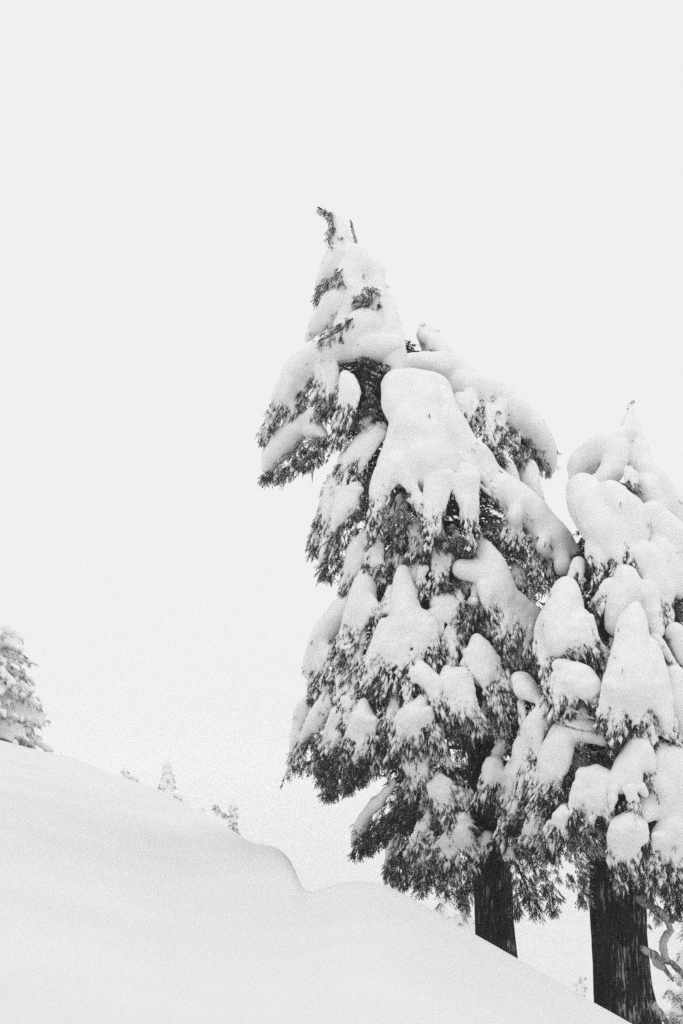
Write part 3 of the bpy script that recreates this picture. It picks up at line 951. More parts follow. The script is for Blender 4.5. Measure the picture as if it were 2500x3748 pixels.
B1 = """
0;.5;.45 | F 1163,758,8,.1 1188,771,13,.1 1210,790,15,.12 1218,815,17,.14 1222,850,20,.18 | N 1210,783,9 1230,808,16 1242,850,26 1250,905,38 | F 1240,850,9,.2 1250,880,10,.22
.12;.5;.4 | F 1216,832,18 1220,870,28 1236,895,28
0;.4;.34 | N 1235,925,40 1300,955,62 1355,1010,58 1372,1070,42 | N 1225,950,44 1205,1010,44 1170,1060,26 | N 1290,980,60 1280,1060,60 1300,1130,60
.42;.6;.2 | F 1255,985,14 1225,1015,30 1190,1050,24 1160,1095,11 | F 1262,1020,18 1235,1050,16
.1;.5;.34 | N 1275,1060,34 1225,1115,62 1190,1160,48 1150,1200,30 1125,1245,16 | S 1275,1070,30 1270,1130,40 1245,1170,20
.44;.6;.2 | F 1345,1050,26 1370,1095,34 1335,1135,24 1310,1080,14 | F 1385,1100,16 1395,1110,12
.56;.7;.18 | F 1292,1165,18 1250,1205,32 1205,1232,26 1180,1243,12
.0;.3;.3 | N 1385,1110,40 1410,1180,58 1430,1260,60 1445,1320,50 1455,1360,40 | N 1370,1110,60 1350,1200,60 1330,1260,60 | N 1280,1150,50 1250,1240,50
.08;.8;.28 | N 1330,1190,66,.1 1260,1250,62,.1 1180,1290,50,.1 | N 1420,1275,62 1330,1265,50 1240,1285,52 1160,1310,62 1090,1360,60 | S 1085,1360,58 1045,1440,46 1000,1520,26 975,1575,12 | S 1130,1350,60 1095,1440,48 1070,1500,30 1062,1540,14 | S 1190,1330,58 1200,1400,50 1185,1450,30
.3;.8;.2 | F 1135,1385,12 1140,1425,16 | F 1100,1425,10 1108,1470,20 1118,1495,20 | F 1150,1470,26 1200,1485,36 1195,1530,26 | F 1235,1455,14 1215,1500,26 | F 1010,1550,14 985,1580,14 970,1597,8 | F 1040,1500,12 1025,1525,14
.42;.9;.2 | S 1262,1375,28 1280,1430,44 1262,1510,42 1240,1570,28 | F 1235,1600,20 1232,1625,10 | F 1300,1530,16 1310,1560,18
.15;.8;.17 | F 1300,1315,18 1340,1330,40 1385,1345,34 1410,1350,20 | F 1330,1370,26 1370,1385,22
.2;.8;.13 | F 1335,1410,16 1345,1460,30 1360,1510,36 1395,1535,20 | F 1315,1520,16 1300,1550,14
-.05;.7;.3 | S 1350,1540,22 1340,1580,20 1328,1615,10
0;1.1;.16 | N 1175,1505,24 1110,1555,44 1045,1610,52 1000,1665,42 975,1715,22 | N 1140,1570,40 1170,1580,30 1188,1595,14 | F 1200,1590,20 1160,1625,34 1100,1660,38 1040,1700,40 985,1740,20 968,1756,10 | F 1160,1660,26 1130,1690,24 1060,1725,24 1025,1755,14
-.1;.3;.3 | N 1548,1184,12 1556,1206,24 1552,1240,20 | N 1560,1212,30 1585,1262,50 1612,1305,58
.1;.3;.3 | F 1572,1280,9 1592,1290,14 1612,1296,8 | F 1548,1180,8 1542,1200,6 | F 1640,1272,8
-.1;.4;.32 | N 1490,1330,44 1560,1335,52 1650,1360,66 1710,1420,70 | N 1480,1330,40 1450,1370,40
.55;.3;.3 | N 1452,1412,56 1530,1418,64 1600,1430,62 | N 1450,1410,54 1450,1480,60 1470,1520,60 | N 1540,1425,70 1540,1520,92 1545,1620,112 1565,1700,120 | N 1600,1430,60 1620,1540,64 1690,1640,66 1740,1710,50 | N 1500,1560,80 1455,1660,62 1435,1700,60
.75;.9;.2 | S 1450,1690,62 1400,1770,48 1378,1870,30 1372,1915,16 | S 1455,1690,60 1495,1770,40 1530,1840,20 1548,1875,9 | F 1455,1820,20 1475,1860,34 1500,1880,24 1440,1910,24
.5;.7;.1 | F 1525,1790,22 1550,1810,22 1545,1860,24 | N 1545,1815,18,.2
.75;.9;.17 | S 1610,1730,72 1596,1810,52 1580,1890,40 1572,1940,24 | S 1700,1740,66 1712,1830,44 1722,1920,30 1728,1965,14 | F 1655,1905,12 1660,1945,20 | F 1690,1960,24 1720,1975,16 | F 1590,1975,26 1640,1980,30
.55;.9;.18 | S 1700,1640,76 1790,1745,66 1860,1810,58 1900,1870,54 1895,1930,34 | N 1880,1830,58,.2 1960,1880,58,.5 2040,1980,64,.7 2090,2050,52,.8 2125,2110,30,.8 | S 1960,1900,54,.4 2000,2010,40,.6 2030,2080,24,.6 | S 1900,1840,50,.35 1880,1900,44,.4 1872,1950,24,.4 | S 2000,1930,50,.6 1985,2000,44,.65 1978,2055,26,.65 | S 2060,2010,46,.8 2062,2075,40,.85 2072,2115,22,.85 | N 1840,1790,60,.1 1920,1850,60,.3 | F 1925,1815,10 | F 1915,1910,22 1945,1930,20
.35;1;.14 | F 1785,1880,30 1790,1930,36 1830,1960,34 1850,1990,24 | F 1930,1960,34 1940,2040,44 1970,2100,44 1990,2150,30 | F 1890,1990,30 1890,2040,24
-.1;.6;.26 | N 1700,1430,78 1800,1455,70 1890,1520,72 1960,1590,56 2005,1660,40 2018,1715,26 2008,1740,14 | S 1890,1520,60,.05 1880,1590,40,.05 | S 1960,1590,46,.05 1965,1650,30,.05 | S 1750,1450,60,.05 1745,1520,44,.05
.15;.9;.17 | S 1815,1470,54 1818,1560,46 1800,1620,34 | S 1715,1455,60 1700,1510,44 1690,1540,20 | F 1680,1545,14 1695,1575,20 1725,1615,26 | F 1770,1620,26 1800,1665,40 1840,1690,28 1770,1660,28 | F 1735,1590,18 1725,1560,12
.05;.9;.2 | F 1870,1555,20 1890,1600,32 1915,1650,32 1905,1690,18 | F 1950,1625,20 1975,1660,18 1990,1700,18 2000,1735,12 | F 1935,1600,22
-.05;.6;.26 | N 1835,1690,36 1860,1740,40 1880,1800,36 | N 1930,1710,36 1945,1780,40 1960,1830,40 | F 1885,1745,12 | F 1888,1710,10
.15;.9;.2 | S 1395,1565,34 1345,1625,56 1290,1700,60 1240,1780,50 | N 1345,1625,46 1290,1690,44 | S 1235,1780,56 1185,1880,36 1160,1950,20 1152,1985,10 | F 1345,1720,14 1345,1745,18 1325,1780,28 1290,1830,30
.3;1;.17 | S 1275,1815,40 1240,1890,36 1215,1950,22 | S 1300,1790,40 1290,1840,28 | F 1345,1800,24 1345,1850,28 1300,1880,36 | F 1300,1920,48 1250,1970,48 1235,2030,44 1195,2080,26 1190,2110,18 | N 1225,1930,18 1190,2020,18 1172,2070,10 | F 1160,1975,10
.15;.9;.22 | N 1355,1945,30 1312,2020,44 1285,2080,34 | S 1315,2020,42 1280,2100,32 1264,2145,18 | S 1405,1900,34 1380,1980,44 1350,2060,30 1345,2090,16 | F 1425,1930,22 1450,1960,36 1460,2010,34 1430,2020,26 | F 1395,2080,20 1440,2110,28 1430,2150,30
.3;1;.2 | S 1525,1920,40 1535,1970,30 1520,2000,16 | F 1500,1970,18 1540,2000,24 | F 1600,1960,20 1660,1990,40 1720,2010,30 | F 1560,2020,20 1555,2060,18 | N 1505,2000,18 1510,2020,14
.3;1;.2 | S 1622,2030,34 1610,2080,40 1600,2110,26 | F 1640,2110,34 1660,2140,26 | F 1620,2150,24 1660,2155,18 | S 1550,2080,22 1540,2130,20
.35;.9;.18 | N 1332,2108,22 1333,2150,44 1325,2210,58 1300,2260,48 | S 1325,2200,60 1290,2300,44 1255,2370,28 | S 1340,2190,50 1375,2225,34 1385,2245,16 | F 1395,2270,20 1430,2265,26
.4;.9;.18 | N 1475,2092,22 1476,2150,40 1482,2220,56 1500,2290,72 | S 1455,2290,70 1405,2370,52 1345,2460,38 1325,2490,18 | S 1470,2310,70 1440,2400,56 1428,2465,36 | S 1540,2270,62 1530,2360,50 1505,2430,30 | S 1555,2280,50 1580,2350,34 1592,2390,12 | N 1420,2230,20 1400,2240,14
.1;.9;.2 | N 1265,2215,36 1215,2280,50 1170,2350,46 1150,2420,36 1140,2470,22 | S 1190,2400,40,.05 1165,2480,30,.05 | S 1200,2360,44 1180,2440,34 1160,2510,22 | F 1205,2335,10 1220,2360,14 1225,2385,14 | F 1165,2510,20 1150,2560,22
.3;1;.12 | F 1250,2400,30 1290,2420,44 1270,2460,44 | F 1320,2380,26 1330,2350,20 | F 1225,2480,24
.2;.9;.18 | N 1580,2180,28 1605,2215,46 1650,2200,34 | S 1590,2230,42 1595,2290,30 1600,2325,14 | S 1645,2230,38 1670,2290,26 1690,2320,12 | F 1595,2130,22 1650,2150,26
.3;1;.11 | S 1735,2200,16,.2 1722,2260,20,.2 | F 1690,2190,28 1720,2230,44 1740,2290,44 1700,2310,36 | F 1760,2120,22 1760,2160,20
.45;.9;.18 | N 1778,2000,26 1790,2050,50 1805,2120,70 1840,2180,60 | N 1690,2080,34 1740,2090,40 | S 1800,2140,64 1800,2210,44 1820,2260,22 | S 1850,2180,56 1870,2250,40 1872,2310,24 | S 1880,2200,46 1930,2260,36 1945,2330,22 1940,2380,12 | N 1880,2200,44 1940,2240,34 1985,2270,20
.45;.9;.17 | N 1745,2345,30 1760,2395,56 1780,2460,62 | S 1770,2440,60 1800,2510,44 1812,2570,24 | S 1790,2420,56 1840,2480,40 1855,2530,20 | S 1725,2390,34 1710,2430,22 | F 1840,2400,20 1850,2440,26
.3;.9;.18 | S 1648,2345,20 1652,2395,26 1655,2435,18 | S 1790,2270,26 1825,2330,34 1850,2385,26 | F 1600,2400,30 1610,2450,30 1580,2440,24
.5;.9;.17 | N 1538,2430,24 1555,2470,46 1585,2515,38 | S 1525,2460,38 1495,2510,24 1488,2545,12 | S 1575,2490,42 1600,2545,20 | F 1530,2500,16 1545,2525,24
.5;.9;.17 | S 1635,2455,32 1655,2510,42 1662,2570,26 1665,2600,12 | S 1690,2465,38 1708,2530,42 1720,2590,32 1748,2635,12 | S 1670,2460,30 1685,2540,34 1690,2580,16
.1;.9;.2 | N 1232,2508,22 1212,2555,38 1170,2620,40 1130,2680,32 | S 1150,2640,40 1105,2720,30 1075,2785,14 | N 1135,2550,26 1105,2620,36 1085,2690,32 1074,2740,16 | F 1240,2540,10 1215,2600,12 | F 1130,2720,18 1160,2690,16
.3;.9;.18 | S 1272,2560,26 1280,2590,24 | S 1240,2610,34 1200,2690,36 1160,2760,22 | F 1240,2580,12 | S 1230,2690,34 1200,2740,30
.4;1;.18 | N 1332,2572,24 1335,2620,42 | S 1330,2620,50 1300,2690,42 1275,2745,24 | S 1345,2630,44 1355,2700,28 | S 1330,2640,40 1330,2720,30 1320,2760,14
.45;1;.18 | N 1545,2560,30 1520,2600,50 | S 1515,2590,52 1480,2660,44 1458,2710,22 | S 1550,2600,46 1575,2660,32 1590,2690,14 | S 1520,2620,50 1515,2700,24 | F 1510,2560,10
.2;1.2;.12 | F 1390,2520,40 1400,2570,50 1440,2560,40 1430,2620,40 | F 1380,2660,40 1390,2720,44 1420,2750,40 | F 1470,2480,30 1450,2510,40
.3;1.3;.2 | S 1240,2680,20,.2 1205,2750,24,.2 1175,2800,14,.2 | S 1330,2710,22,.25 1300,2780,26,.25 1282,2815,14,.25 | S 1285,2700,16,.2 1255,2780,16,.2 | S 1380,2700,20,.2 1370,2760,22,.2 | F 1160,2775,24 1120,2800,26 1085,2810,14 | F 1250,2740,46 1210,2810,40 1175,2850,22 | F 1340,2750,56 1300,2820,52 1240,2870,40 1195,2905,16 | F 1390,2740,46 1350,2800,46 1310,2850,26 | F 1410,2700,30 1440,2760,30 | F 1270,2770,40 1240,2830,40
.2;1;.2 | S 1500,2700,36 1510,2770,42 1520,2840,34 1500,2880,20 | S 1540,2790,36 1555,2850,26 1560,2880,12 | F 1480,2760,26 1490,2820,30 1470,2900,30
.15;1;.14 | S 1570,2715,26 1610,2765,30 1645,2805,20 | F 1600,2780,20 1640,2830,26 1570,2790,26 | F 1600,2690,16 1560,2690,24 1680,2660,24 | F 1700,2690,22 1700,2770,34 1690,2830,40
.3;1;.2 | S 1605,2840,26 1650,2880,36 1680,2925,24 | S 1590,2870,34 1600,2920,30 | S 1620,2900,30 1625,2955,28 | F 1590,2960,26 1650,2980,30 | F 1560,2900,30 1570,2950,26
0;1;.09 | N 1440,2862,18,.12 1388,2930,25,.12 1328,3005,27,.12 1298,3070,18,.12 1293,3100,9,.12 | F 1500,2890,40 1440,2950,46 1380,3020,50 1330,3085,34 1300,3128,14 | F 1530,2920,40 1480,2970,46 1420,3030,46 1370,3080,28 | F 1350,3105,16 1352,3120,10
.3;1.1;.16 | S 1558,3010,26 1530,3065,30 1512,3115,16 | S 1565,3020,30 1562,3080,26 | S 1600,2990,26 1620,3000,24 | F 1560,2980,30 1640,3000,30
.35;1.1;.2 | S 1650,3050,34 1610,3090,36 1590,3130,18 | S 1680,3030,36 1705,3080,36 1735,3125,20 | S 1660,3080,34 1660,3130,20 | S 1690,2990,26 1710,3010,24
.15;1.3;.2 | N 1462,3045,10 1440,3090,14 1420,3150,12 1410,3185,6 | F 1475,3060,24 1450,3130,34 1425,3200,22 | F 1510,3110,44 1480,3190,48 1455,3225,26 | F 1570,3130,50 1560,3200,50 1540,3250,26 | F 1640,3140,50 1640,3210,50 1660,3270,28 | F 1700,3140,44 1705,3220,40 1695,3300,22 | F 1600,3200,46 1590,3240,30
.2;1;.2 | S 1830,2600,36 1848,2660,36 1850,2690,20 | S 1850,2715,30 1815,2765,28 | F 1880,2560,30 1890,2640,36 1880,2700,30 | F 1800,2560,24 1790,2620,24
.4;1;.2 | S 1812,2785,30 1800,2835,46 1778,2880,30 | S 1830,2830,40 1848,2890,24 | F 1800,2900,36 1800,2960,40 1840,2950,34
.2;1;.18 | S 1790,3060,30 1770,3090,30 | S 1700,2860,20 1715,2900,18 | F 1750,3020,20
-.5;1.2;.1 | F 1890,3160,44 1915,3220,50 1950,3290,34 1965,3345,18 | F 1960,3170,26 2000,3220,26 2025,3290,28 2038,3330,18 | F 1890,3240,36 1885,3310,26 1880,3350,14 | F 1740,3200,20 1715,3260,24 1700,3310,18 | F 1760,3120,30 1740,3170,30
.2;1;.12 | F 1900,2900,40 1890,2980,44 1880,3060,40 1900,3120,40
"""
for ln in B1.strip().splitlines():
    bough(T1, t1, ln)
filler_boughs(T1, t1, [(1420, 1720), (1380, 1900), (1340, 2080), (1300, 2250), (1230, 2420), (1200, 2560), (1330, 2680), (1480, 2680), (1560, 2780), (1560, 2960), (1520, 3080), (1700, 3150), (1720, 2900), (1720, 2700), (1850, 2650), (1880, 2450), (1920, 2300), (1900, 2050), (1860, 1860), (1640, 1900)], 110, 26, 50, skip=[(1590, 2650, 1700, 2800), (1670, 2600, 1900, 3200)])
core(T1, t1, 1250, 3050, 5200, 0.55, skip=[(1550, 2620, 1740, 2830)])
back_boughs(T1, t1, 26, 1100, 2900, (1180, 1950))
for sx, sy, sl in ((1092, 1715, 34), (1143, 1722, 48), (1180, 1655, 36), (1160, 1690, 28), (1120, 1720, 18), (1215, 1640, 16)):
    p, mpp = T1.pt(sx, sy, 0.05)
    n = 7
    V, F = tube_arrays([p + np.array([0, 0, 0.06]), p, p - np.array([0, 0, sl * mpp * .5]), p - np.array([0, 0, sl * mpp])], [0.02, 0.026, 0.014, 0.002], n)
    mesh_obj('icicle', V, F, M_ICE, t1)
twig(T1, t1, '1284,808,2.5 1292,842,4 1298,868,5 1306,895,7 1318,930,9', 0.0, 4, name='side_leader')
bough(T1, t1, '0;.3;.45 | F 1283,806,4 1296,860,6 1306,895,8 1318,925,8')
twig(T1, t1, '1390,2790,3 1410,2800,3 1440,2796,3 1475,2770,4', 0.2, 3)
twig(T1, t1, '1395,2802,2 1420,2806,3 1455,2795,3', 0.2, 3)
twig(T1, t1, '1400,2780,2 1430,2788,3 1470,2775,3', 0.15, 3)
twig(T1, t1, '1640,2705,4 1638,2735,4 1650,2770,5', 0.1, 4)

# ------------------------------------------------------------------ the broad fir at the right
T2 = Tree(23.5, [(2320, 1455), (2310, 1700), (2290, 2200), (2280, 2700), (2262, 3200), (2290, 3748)],
          [(1450, .1), (1600, .5), (1800, 1.0), (2100, 1.45), (2500, 1.9), (3000, 1.9), (3300, 1.2)])
bp, _ = P(2300, 3790, T2.Y0)
t2 = tag(empty('fir_tree', (bp[0], bp[1], G(bp[0], bp[1]))), 'broad snow-laden fir on the thickest dark trunk, at the right', 'tree', 'big snow-laden firs in front')
trunk(T2, t2, [(2312, 1500, 5), (2310, 1700, 14), (2290, 2200, 40), (2280, 2700, 66), (2264, 3000, 84), (2258, 3150, 94), (2262, 3300, 98), (2268, 3450, 98), (2280, 3600, 102), (2294, 3700, 110), (2312, 3800, 124), (2325, 3900, 140), (2330, 4000, 160)], M_BARK2, n=96, side=True)
B2 = """
0;.4;.45 | N 2312,1490,8 2300,1535,20 2308,1580,36 2318,1640,44 2325,1690,40 | F 2322,1460,4 2308,1475,7 2298,1500,9 2290,1535,9
.05;.4;.35 | F 2300,1640,8 2310,1665,10 2315,1690,8 | F 2340,1620,7
.15;.4;.3 | N 2295,1590,40 2225,1635,54 2155,1680,56 2118,1715,44 2105,1745,34 | N 2260,1650,56 2240,1720,50 2200,1760,40
.4;.7;.32 | F 2245,1760,14 2262,1780,16 2290,1770,22 2310,1780,22 2335,1790,14 | F 2285,1730,14 2300,1745,18 | N 2300,1720,20 2290,1765,12 | N 2320,1740,20 2318,1785,10
.1;.4;.3 | N 2345,1640,26 2350,1700,34 2375,1740,40 2425,1800,50 2480,1870,60 2530,1950,60 | N 2360,1780,50 2400,1850,50
.35;.5;.25 | N 2140,1790,68 2160,1850,84 2205,1930,80 2230,1990,50 | N 2230,1830,78 2300,1890,80 2330,1950,52 | S 2290,1900,80 2300,1990,54 2285,2040,36 | N 2210,1980,56 2240,2020,40 | S 2180,1990,40 2185,2040,36 2190,2070,24
.3;.8;.16 | F 2395,1885,12 2402,1910,12 2392,1950,10 | F 2385,1960,6
.2;.8;.14 | F 2150,2030,10 2175,2060,24 2200,2080,22 2190,2130,26 2185,2170,20 | F 2150,2120,16 2160,2140,16
.35;.6;.22 | N 2390,1880,56 2440,1950,70 2500,2020,70 | N 2410,1975,36 2420,2030,56 2455,2090,54 2485,2150,40 | N 2340,2030,60 2400,2100,60 2430,2180,40 | S 2400,2100,56 2425,2210,40 2440,2260,20
.3;.9;.14 | F 2455,2160,14 2470,2210,34 2490,2270,36 2500,2330,30 | F 2490,2150,10
.45;.7;.22 | N 2290,2110,44 2290,2160,64 2275,2230,66 2260,2290,50 | S 2230,2130,30 2205,2170,26 2200,2200,12 | N 2370,2160,40 2380,2250,44 2400,2310,34 | F 2205,2190,8 | F 2395,2320,16 2420,2340,20 2440,2370,14
.75;.8;.18 | N 2072,2150,40 2066,2200,66 2055,2270,80 2065,2340,80 | S 2035,2230,50 1990,2310,38 1978,2390,34 1995,2450,24 2010,2500,12 | S 2075,2300,80 2090,2370,54 2100,2400,30 | S 2120,2270,60 2150,2340,40 | N 2035,2300,50 2015,2370,30 | N 2125,2320,40 2130,2390,26
.95;.6;.1 | F 2045,2330,8 2045,2360,16 | F 2070,2375,12 2085,2395,18 2100,2390,16
.5;.9;.18 | F 2165,2355,16 2180,2390,34 2205,2420,30 2190,2440,24 | S 2180,2350,20 2175,2400,16 | S 2205,2370,14 2208,2420,10
.85;.9;.17 | N 2045,2435,28 2090,2450,40 2125,2480,56 2150,2510,52 | S 2050,2470,40 2040,2530,34 2040,2570,18 | S 2090,2490,60 2090,2540,40 2085,2565,20 | S 2140,2510,56 2160,2550,34 2180,2565,16 | F 2105,2560,14 | F 2180,2540,16 2190,2570,18
.6;.8;.16 | S 2110,2600,50 2130,2650,40 2120,2680,24 | F 2190,2600,20 2210,2640,26 | F 2060,2590,20
1.0;.8;.2 | N 2320,2228,30 2318,2270,54 2312,2340,72 2305,2430,88 2310,2520,96 | S 2270,2420,54 2235,2510,32 2218,2590,20 2206,2625,8 | S 2290,2520,90 2270,2590,50 2262,2640,20 | S 2350,2500,86 2340,2580,50 2350,2640,24 | N 2365,2370,50 2400,2470,54 2420,2560,50 | S 2400,2500,60 2425,2600,44 2460,2680,24 | F 2280,2610,24 2300,2640,34 2340,2660,30 | F 2370,2580,12 2385,2620,20 2400,2660,22
.5;.8;.2 | N 2395,2340,24 2440,2390,22 2475,2440,24 | N 2470,2320,40 2500,2400,44 | F 2460,2410,16 | F 2440,2450,8
.7;.7;.2 | N 2470,2480,50 2480,2580,60 2500,2660,60 | F 2475,2680,14 2490,2710,16
.5;.8;.2 | N 1888,2480,24 1908,2500,46 1945,2535,42 1972,2560,24 | S 1908,2570,18 1912,2620,22 1918,2680,14 | S 1985,2580,28 1990,2620,24 | F 1955,2640,14
.65;.9;.18 | N 2000,2600,34 1955,2670,44 1915,2750,50 1895,2820,52 | S 1905,2780,54 1880,2880,46 1860,2970,34 1836,3040,16 | S 1960,2660,40 1950,2760,40 1930,2850,30 | F 1950,2840,12 | F 1885,2990,26 1920,2980,22
.7;1;.17 | N 2090,2665,44 2050,2720,56 2015,2790,52 | N 2130,2670,46 2200,2690,34 2240,2710,20 | S 2020,2780,52 1985,2860,38 1960,2920,18 | S 2060,2740,46 2040,2830,34 2030,2870,18 | F 2000,2930,30 2030,2890,34 1990,2970,26
.75;1;.1 | F 2110,2755,26 2170,2755,44 2220,2745,40 2250,2740,30 | F 2090,2810,34 2060,2870,36 2050,2930,40 | F 2150,2800,34
.85;1;.17 | N 2140,2840,34 2190,2845,48 2215,2890,44 | S 2205,2880,48 2175,2950,36 2150,3000,16 | S 2200,2900,46 2215,2960,30 2230,2990,14 | S 2120,2870,30 2105,2940,26 2098,2980,14 | F 2070,2960,34 2130,2990,34
.6;.9;.18 | S 1960,2980,28 1935,3040,26 1920,3090,14 | S 1985,2990,24 1970,3060,20 | F 1900,3060,30 1920,3120,34 1960,3110,34 | S 1880,3080,22 1870,3110,18
.9;1;.18 | S 2062,2955,24 2036,3000,36 2008,3070,24 | S 2075,2975,24 2060,3030,22 | F 2020,3090,26 2000,3130,22
.8;1;.34 | F 2090,3040,40 2160,3030,46 2230,3060,40 | F 2080,3110,50 2140,3100,50 2200,3110,40 | F 2070,3180,46 2110,3170,46 2150,3190,36 | F 2090,3250,34 2130,3240,30 2150,3290,22 | F 2040,3190,22 2030,3210,14
.7;1;.08 | F 2240,2960,40 2260,3020,44 2220,3010,36 | F 2240,2830,40 2250,2900,40
.95;.8;.2 | N 2335,2725,36 2325,2770,54 2290,2820,46 2270,2870,40 | S 2350,2760,40 2380,2810,24 2385,2840,12 | N 2300,2800,50 2310,2850,50
1.05;.6;.2 | N 2248,2890,20 2243,2930,17 2240,2960,10 | S 2300,2880,30 2312,2920,28 2318,2945,18 | N 2345,2880,24 2362,2905,18 | F 2275,2930,14 2280,2965,16 2330,2965,14
.8;.6;.2 | N 2440,2790,80 2480,2850,110 2540,2900,110 | N 2420,2880,80 2440,2960,70 2480,2980,60 | N 2390,2940,50 2340,2980,44 | F 2485,2980,12 2495,2995,12
1.0;1;.18 | N 2310,2995,36 2275,3030,46 | S 2275,3030,48 2255,3110,44 2262,3180,28 2268,3215,12 | S 2310,3020,44 2315,3110,38 2320,3180,26 | S 2330,3020,40 2345,3080,28 | F 2370,3040,16 2375,3080,22 2350,3120,22
1.0;1;.18 | N 2460,3020,50 2430,3060,50 | S 2430,3060,52 2408,3130,40 2395,3200,22 | S 2470,3050,54 2470,3140,44 2475,3200,26 | S 2520,3050,54 2520,3150,44
.6;1.2;.14 | F 2400,3200,40 2390,3270,36 | F 2450,3210,44 2460,3280,40 2480,3340,30 | F 2500,3240,40 2510,3330,30 | F 2380,3320,24 2400,3370,16 | F 2370,3370,14 2375,3395,10
"""
for ln in B2.strip().splitlines():
    bough(T2, t2, ln)
filler_boughs(T2, t2, [(2100, 1990), (2070, 2300), (1990, 2560), (1930, 2800), (1960, 3000), (2100, 3100), (2220, 2980), (2230, 2750), (2400, 2720), (2480, 2960), (2480, 2300), (2400, 1960)], 44, 24, 42)
filler_boughs(T2, t2, [(2520, 1950), (2560, 2200), (2620, 2500), (2660, 2800), (2640, 3120), (2540, 3120)], 18, 34, 60)
core(T2, t2, 1850, 3080, 3600, 0.6)
back_boughs(T2, t2, 16, 1850, 2900, (2060, 2750))
twig(T2, t2, '2020,2615,3 2035,2640,4 2068,2657,4 2110,2670,5 2148,2676,5 2190,2672,5 2225,2655,5', 1.0, 4, name='bare_branch')
twig(T2, t2, '2080,2593,3 2115,2607,4 2148,2622,5 2180,2633,5 2210,2642,5', 1.0, 4, name='bare_branch')
twig(T2, t2, '2335,3270,22 2370,3310,20 2410,3335,16 2440,3370,12 2456,3405,11 2440,3425,12 2425,3445,13 2428,3475,13 2440,3505,11 2465,3530,11 2500,3570,10 2530,3620,8', 0.55, 10, name='dead_branch')
twig(T2, t2, '2345,3470,13 2380,3487,12 2415,3507,12 2445,3522,10 2470,3528,7', 0.3, 10, name='dead_branch')
twig(T2, t2, '2440,3372,8 2470,3360,6 2490,3375,4 2510,3370,3', 0.55, 5, name='dead_branch')
twig(T2, t2, '2436,3500,7 2420,3520,5 2424,3545,3', 0.5, 5, name='dead_branch')
twig(T2, t2, '2385,3500,12 2412,3530,14 2440,3556,11 2465,3592,3', 0.28, 10, name='dead_branch')
twig(T2, t2, '2385,3670,14 2420,3715,13 2460,3770,10', 0.3, 10, name='dead_branch')

# ------------------------------------------------------------------ trees further off
def conifer(name, label, cat, group, base, H, R, seed, step=0.5, h=0.12, spl=(0.3, 0.6), frost=0.4, snow=1.0, dens=40, top=0.06, droop=0.55, lean=0.0, gappy=0.0, arc=None, fat=0.46):
    """a smaller snowy fir: trunk, foliage, snow; every branch carries needles under its own pillow"""
    global rng
    keep = rng
    rng = np.random.default_rng(seed)
    root = tag(empty(name, tuple(base)), label, cat, group)
    base = np.array(base, float)
    tv, tf = tube_arrays([base + np.array([lean * H * t * t, 0, H * t - 0.5 * (t == 0)]) for t in (0, 0.25, 0.5, 0.75, 1.0)],
                         [R * 0.07 + 0.05, R * 0.06 + 0.04, R * 0.045 + 0.03, 0.03 + R * 0.02, 0.02], 9, 0.15)
    mesh_obj('trunk', tv, tf, M_BARK, root)
    segs, acc = [], Acc()
    z = H * 0.04
    while z < H * 0.985:
        f = 1 - z / H
        Rz = R * (top + (1 - top) * f ** 0.85)
        k = max(3, int(5 + 4 * f))
        a0 = rng.uniform(0, 6.28)
        for i in range(k):
            if rng.random() < gappy: continue
            a = a0 + 6.283 * i / k + rng.uniform(-0.35, 0.35)
            if arc and not (arc[0] < math.cos(a) < arc[1]): continue
            r = Rz * rng.uniform(0.72, 1.12)
            ca, sa = math.cos(a), math.sin(a)
            o = base + np.array([lean * H * (z / H) ** 2, 0, z + rng.uniform(-.3, .3) * step])
            pts = []
            for t in (0.12, 0.45, 0.78, 1.0):
                pts.append((o[0] + ca * r * t, o[1] + sa * r * t, o[2] + 0.1 * r * t - droop * r * t * t, 0))
            pts = np.array(pts)
            sr = step * fat * rng.uniform(0.55, 1.15) * min(1, 0.35 + Rz / 1.2)
            fo = pts.copy(); fo[:, 3] = sr * 0.95; fo[:, 2] -= sr * 0.5
            rp, rel, L = resample(fo, step * 0.5)
            add_sprigs(acc, rp, None, rel, L, 'f', 1, spl, dens, frost)
            if rng.random() < snow:
                pts[:, 3] = np.array([0.7, 0.85, 0.95, 0.7]) * sr
                rp, rel, L = resample(pts, step * 0.5)
                for q in range(len(rp) - 1):
                    segs.append((rp[q, :3], rp[q + 1, :3], rp[q, 3], rp[q + 1, 3], rel[q], rel[q + 1]))
        z += step * rng.uniform(0.8, 1.15)
    tipz = base + np.array([lean * H, 0, H])
    segs.append((tipz - np.array([0, 0, step * 0.9]), tipz + np.array([0, 0, 0.1 * step]), step * 0.22, step * 0.07, 0, 0.3))
    pos, d, ln, fr = merge(acc)
    V, F, A = sprig_arrays(pos, d, ln, fr, small=True)
    o = mesh_obj('foliage', V, F, M_NEEDLE, root, smooth=False, attr=A); o['kind'] = 'stuff'
    V, F = snow_mesh(segs, h, h * 0.8, rag=0.9, lump=h * 0.6)
    o = mesh_obj('snow', V, F, M_SNOW, root); o['kind'] = 'stuff'
    crumbs(acc, root)
    rng = keep
    return root


def on_ground(x, Y):
    """world point on the snow straight below picture column x, Y metres off"""
    X = (x - 1250.0) / FPX * Y * 1.0 / CP
    return np.array([X, Y, G(X, Y)])


def height_to(x, y, Y):
    p, _ = P(x, y, Y)
    g = on_ground(x, Y)
    return p, p[2] - g[2]


def stand(x, ytop, Y):
    p, _ = P(x, ytop, Y)
    g = np.array([p[0], Y, G(p[0], Y) - 0.15])
    return g, p[2] - g[2]


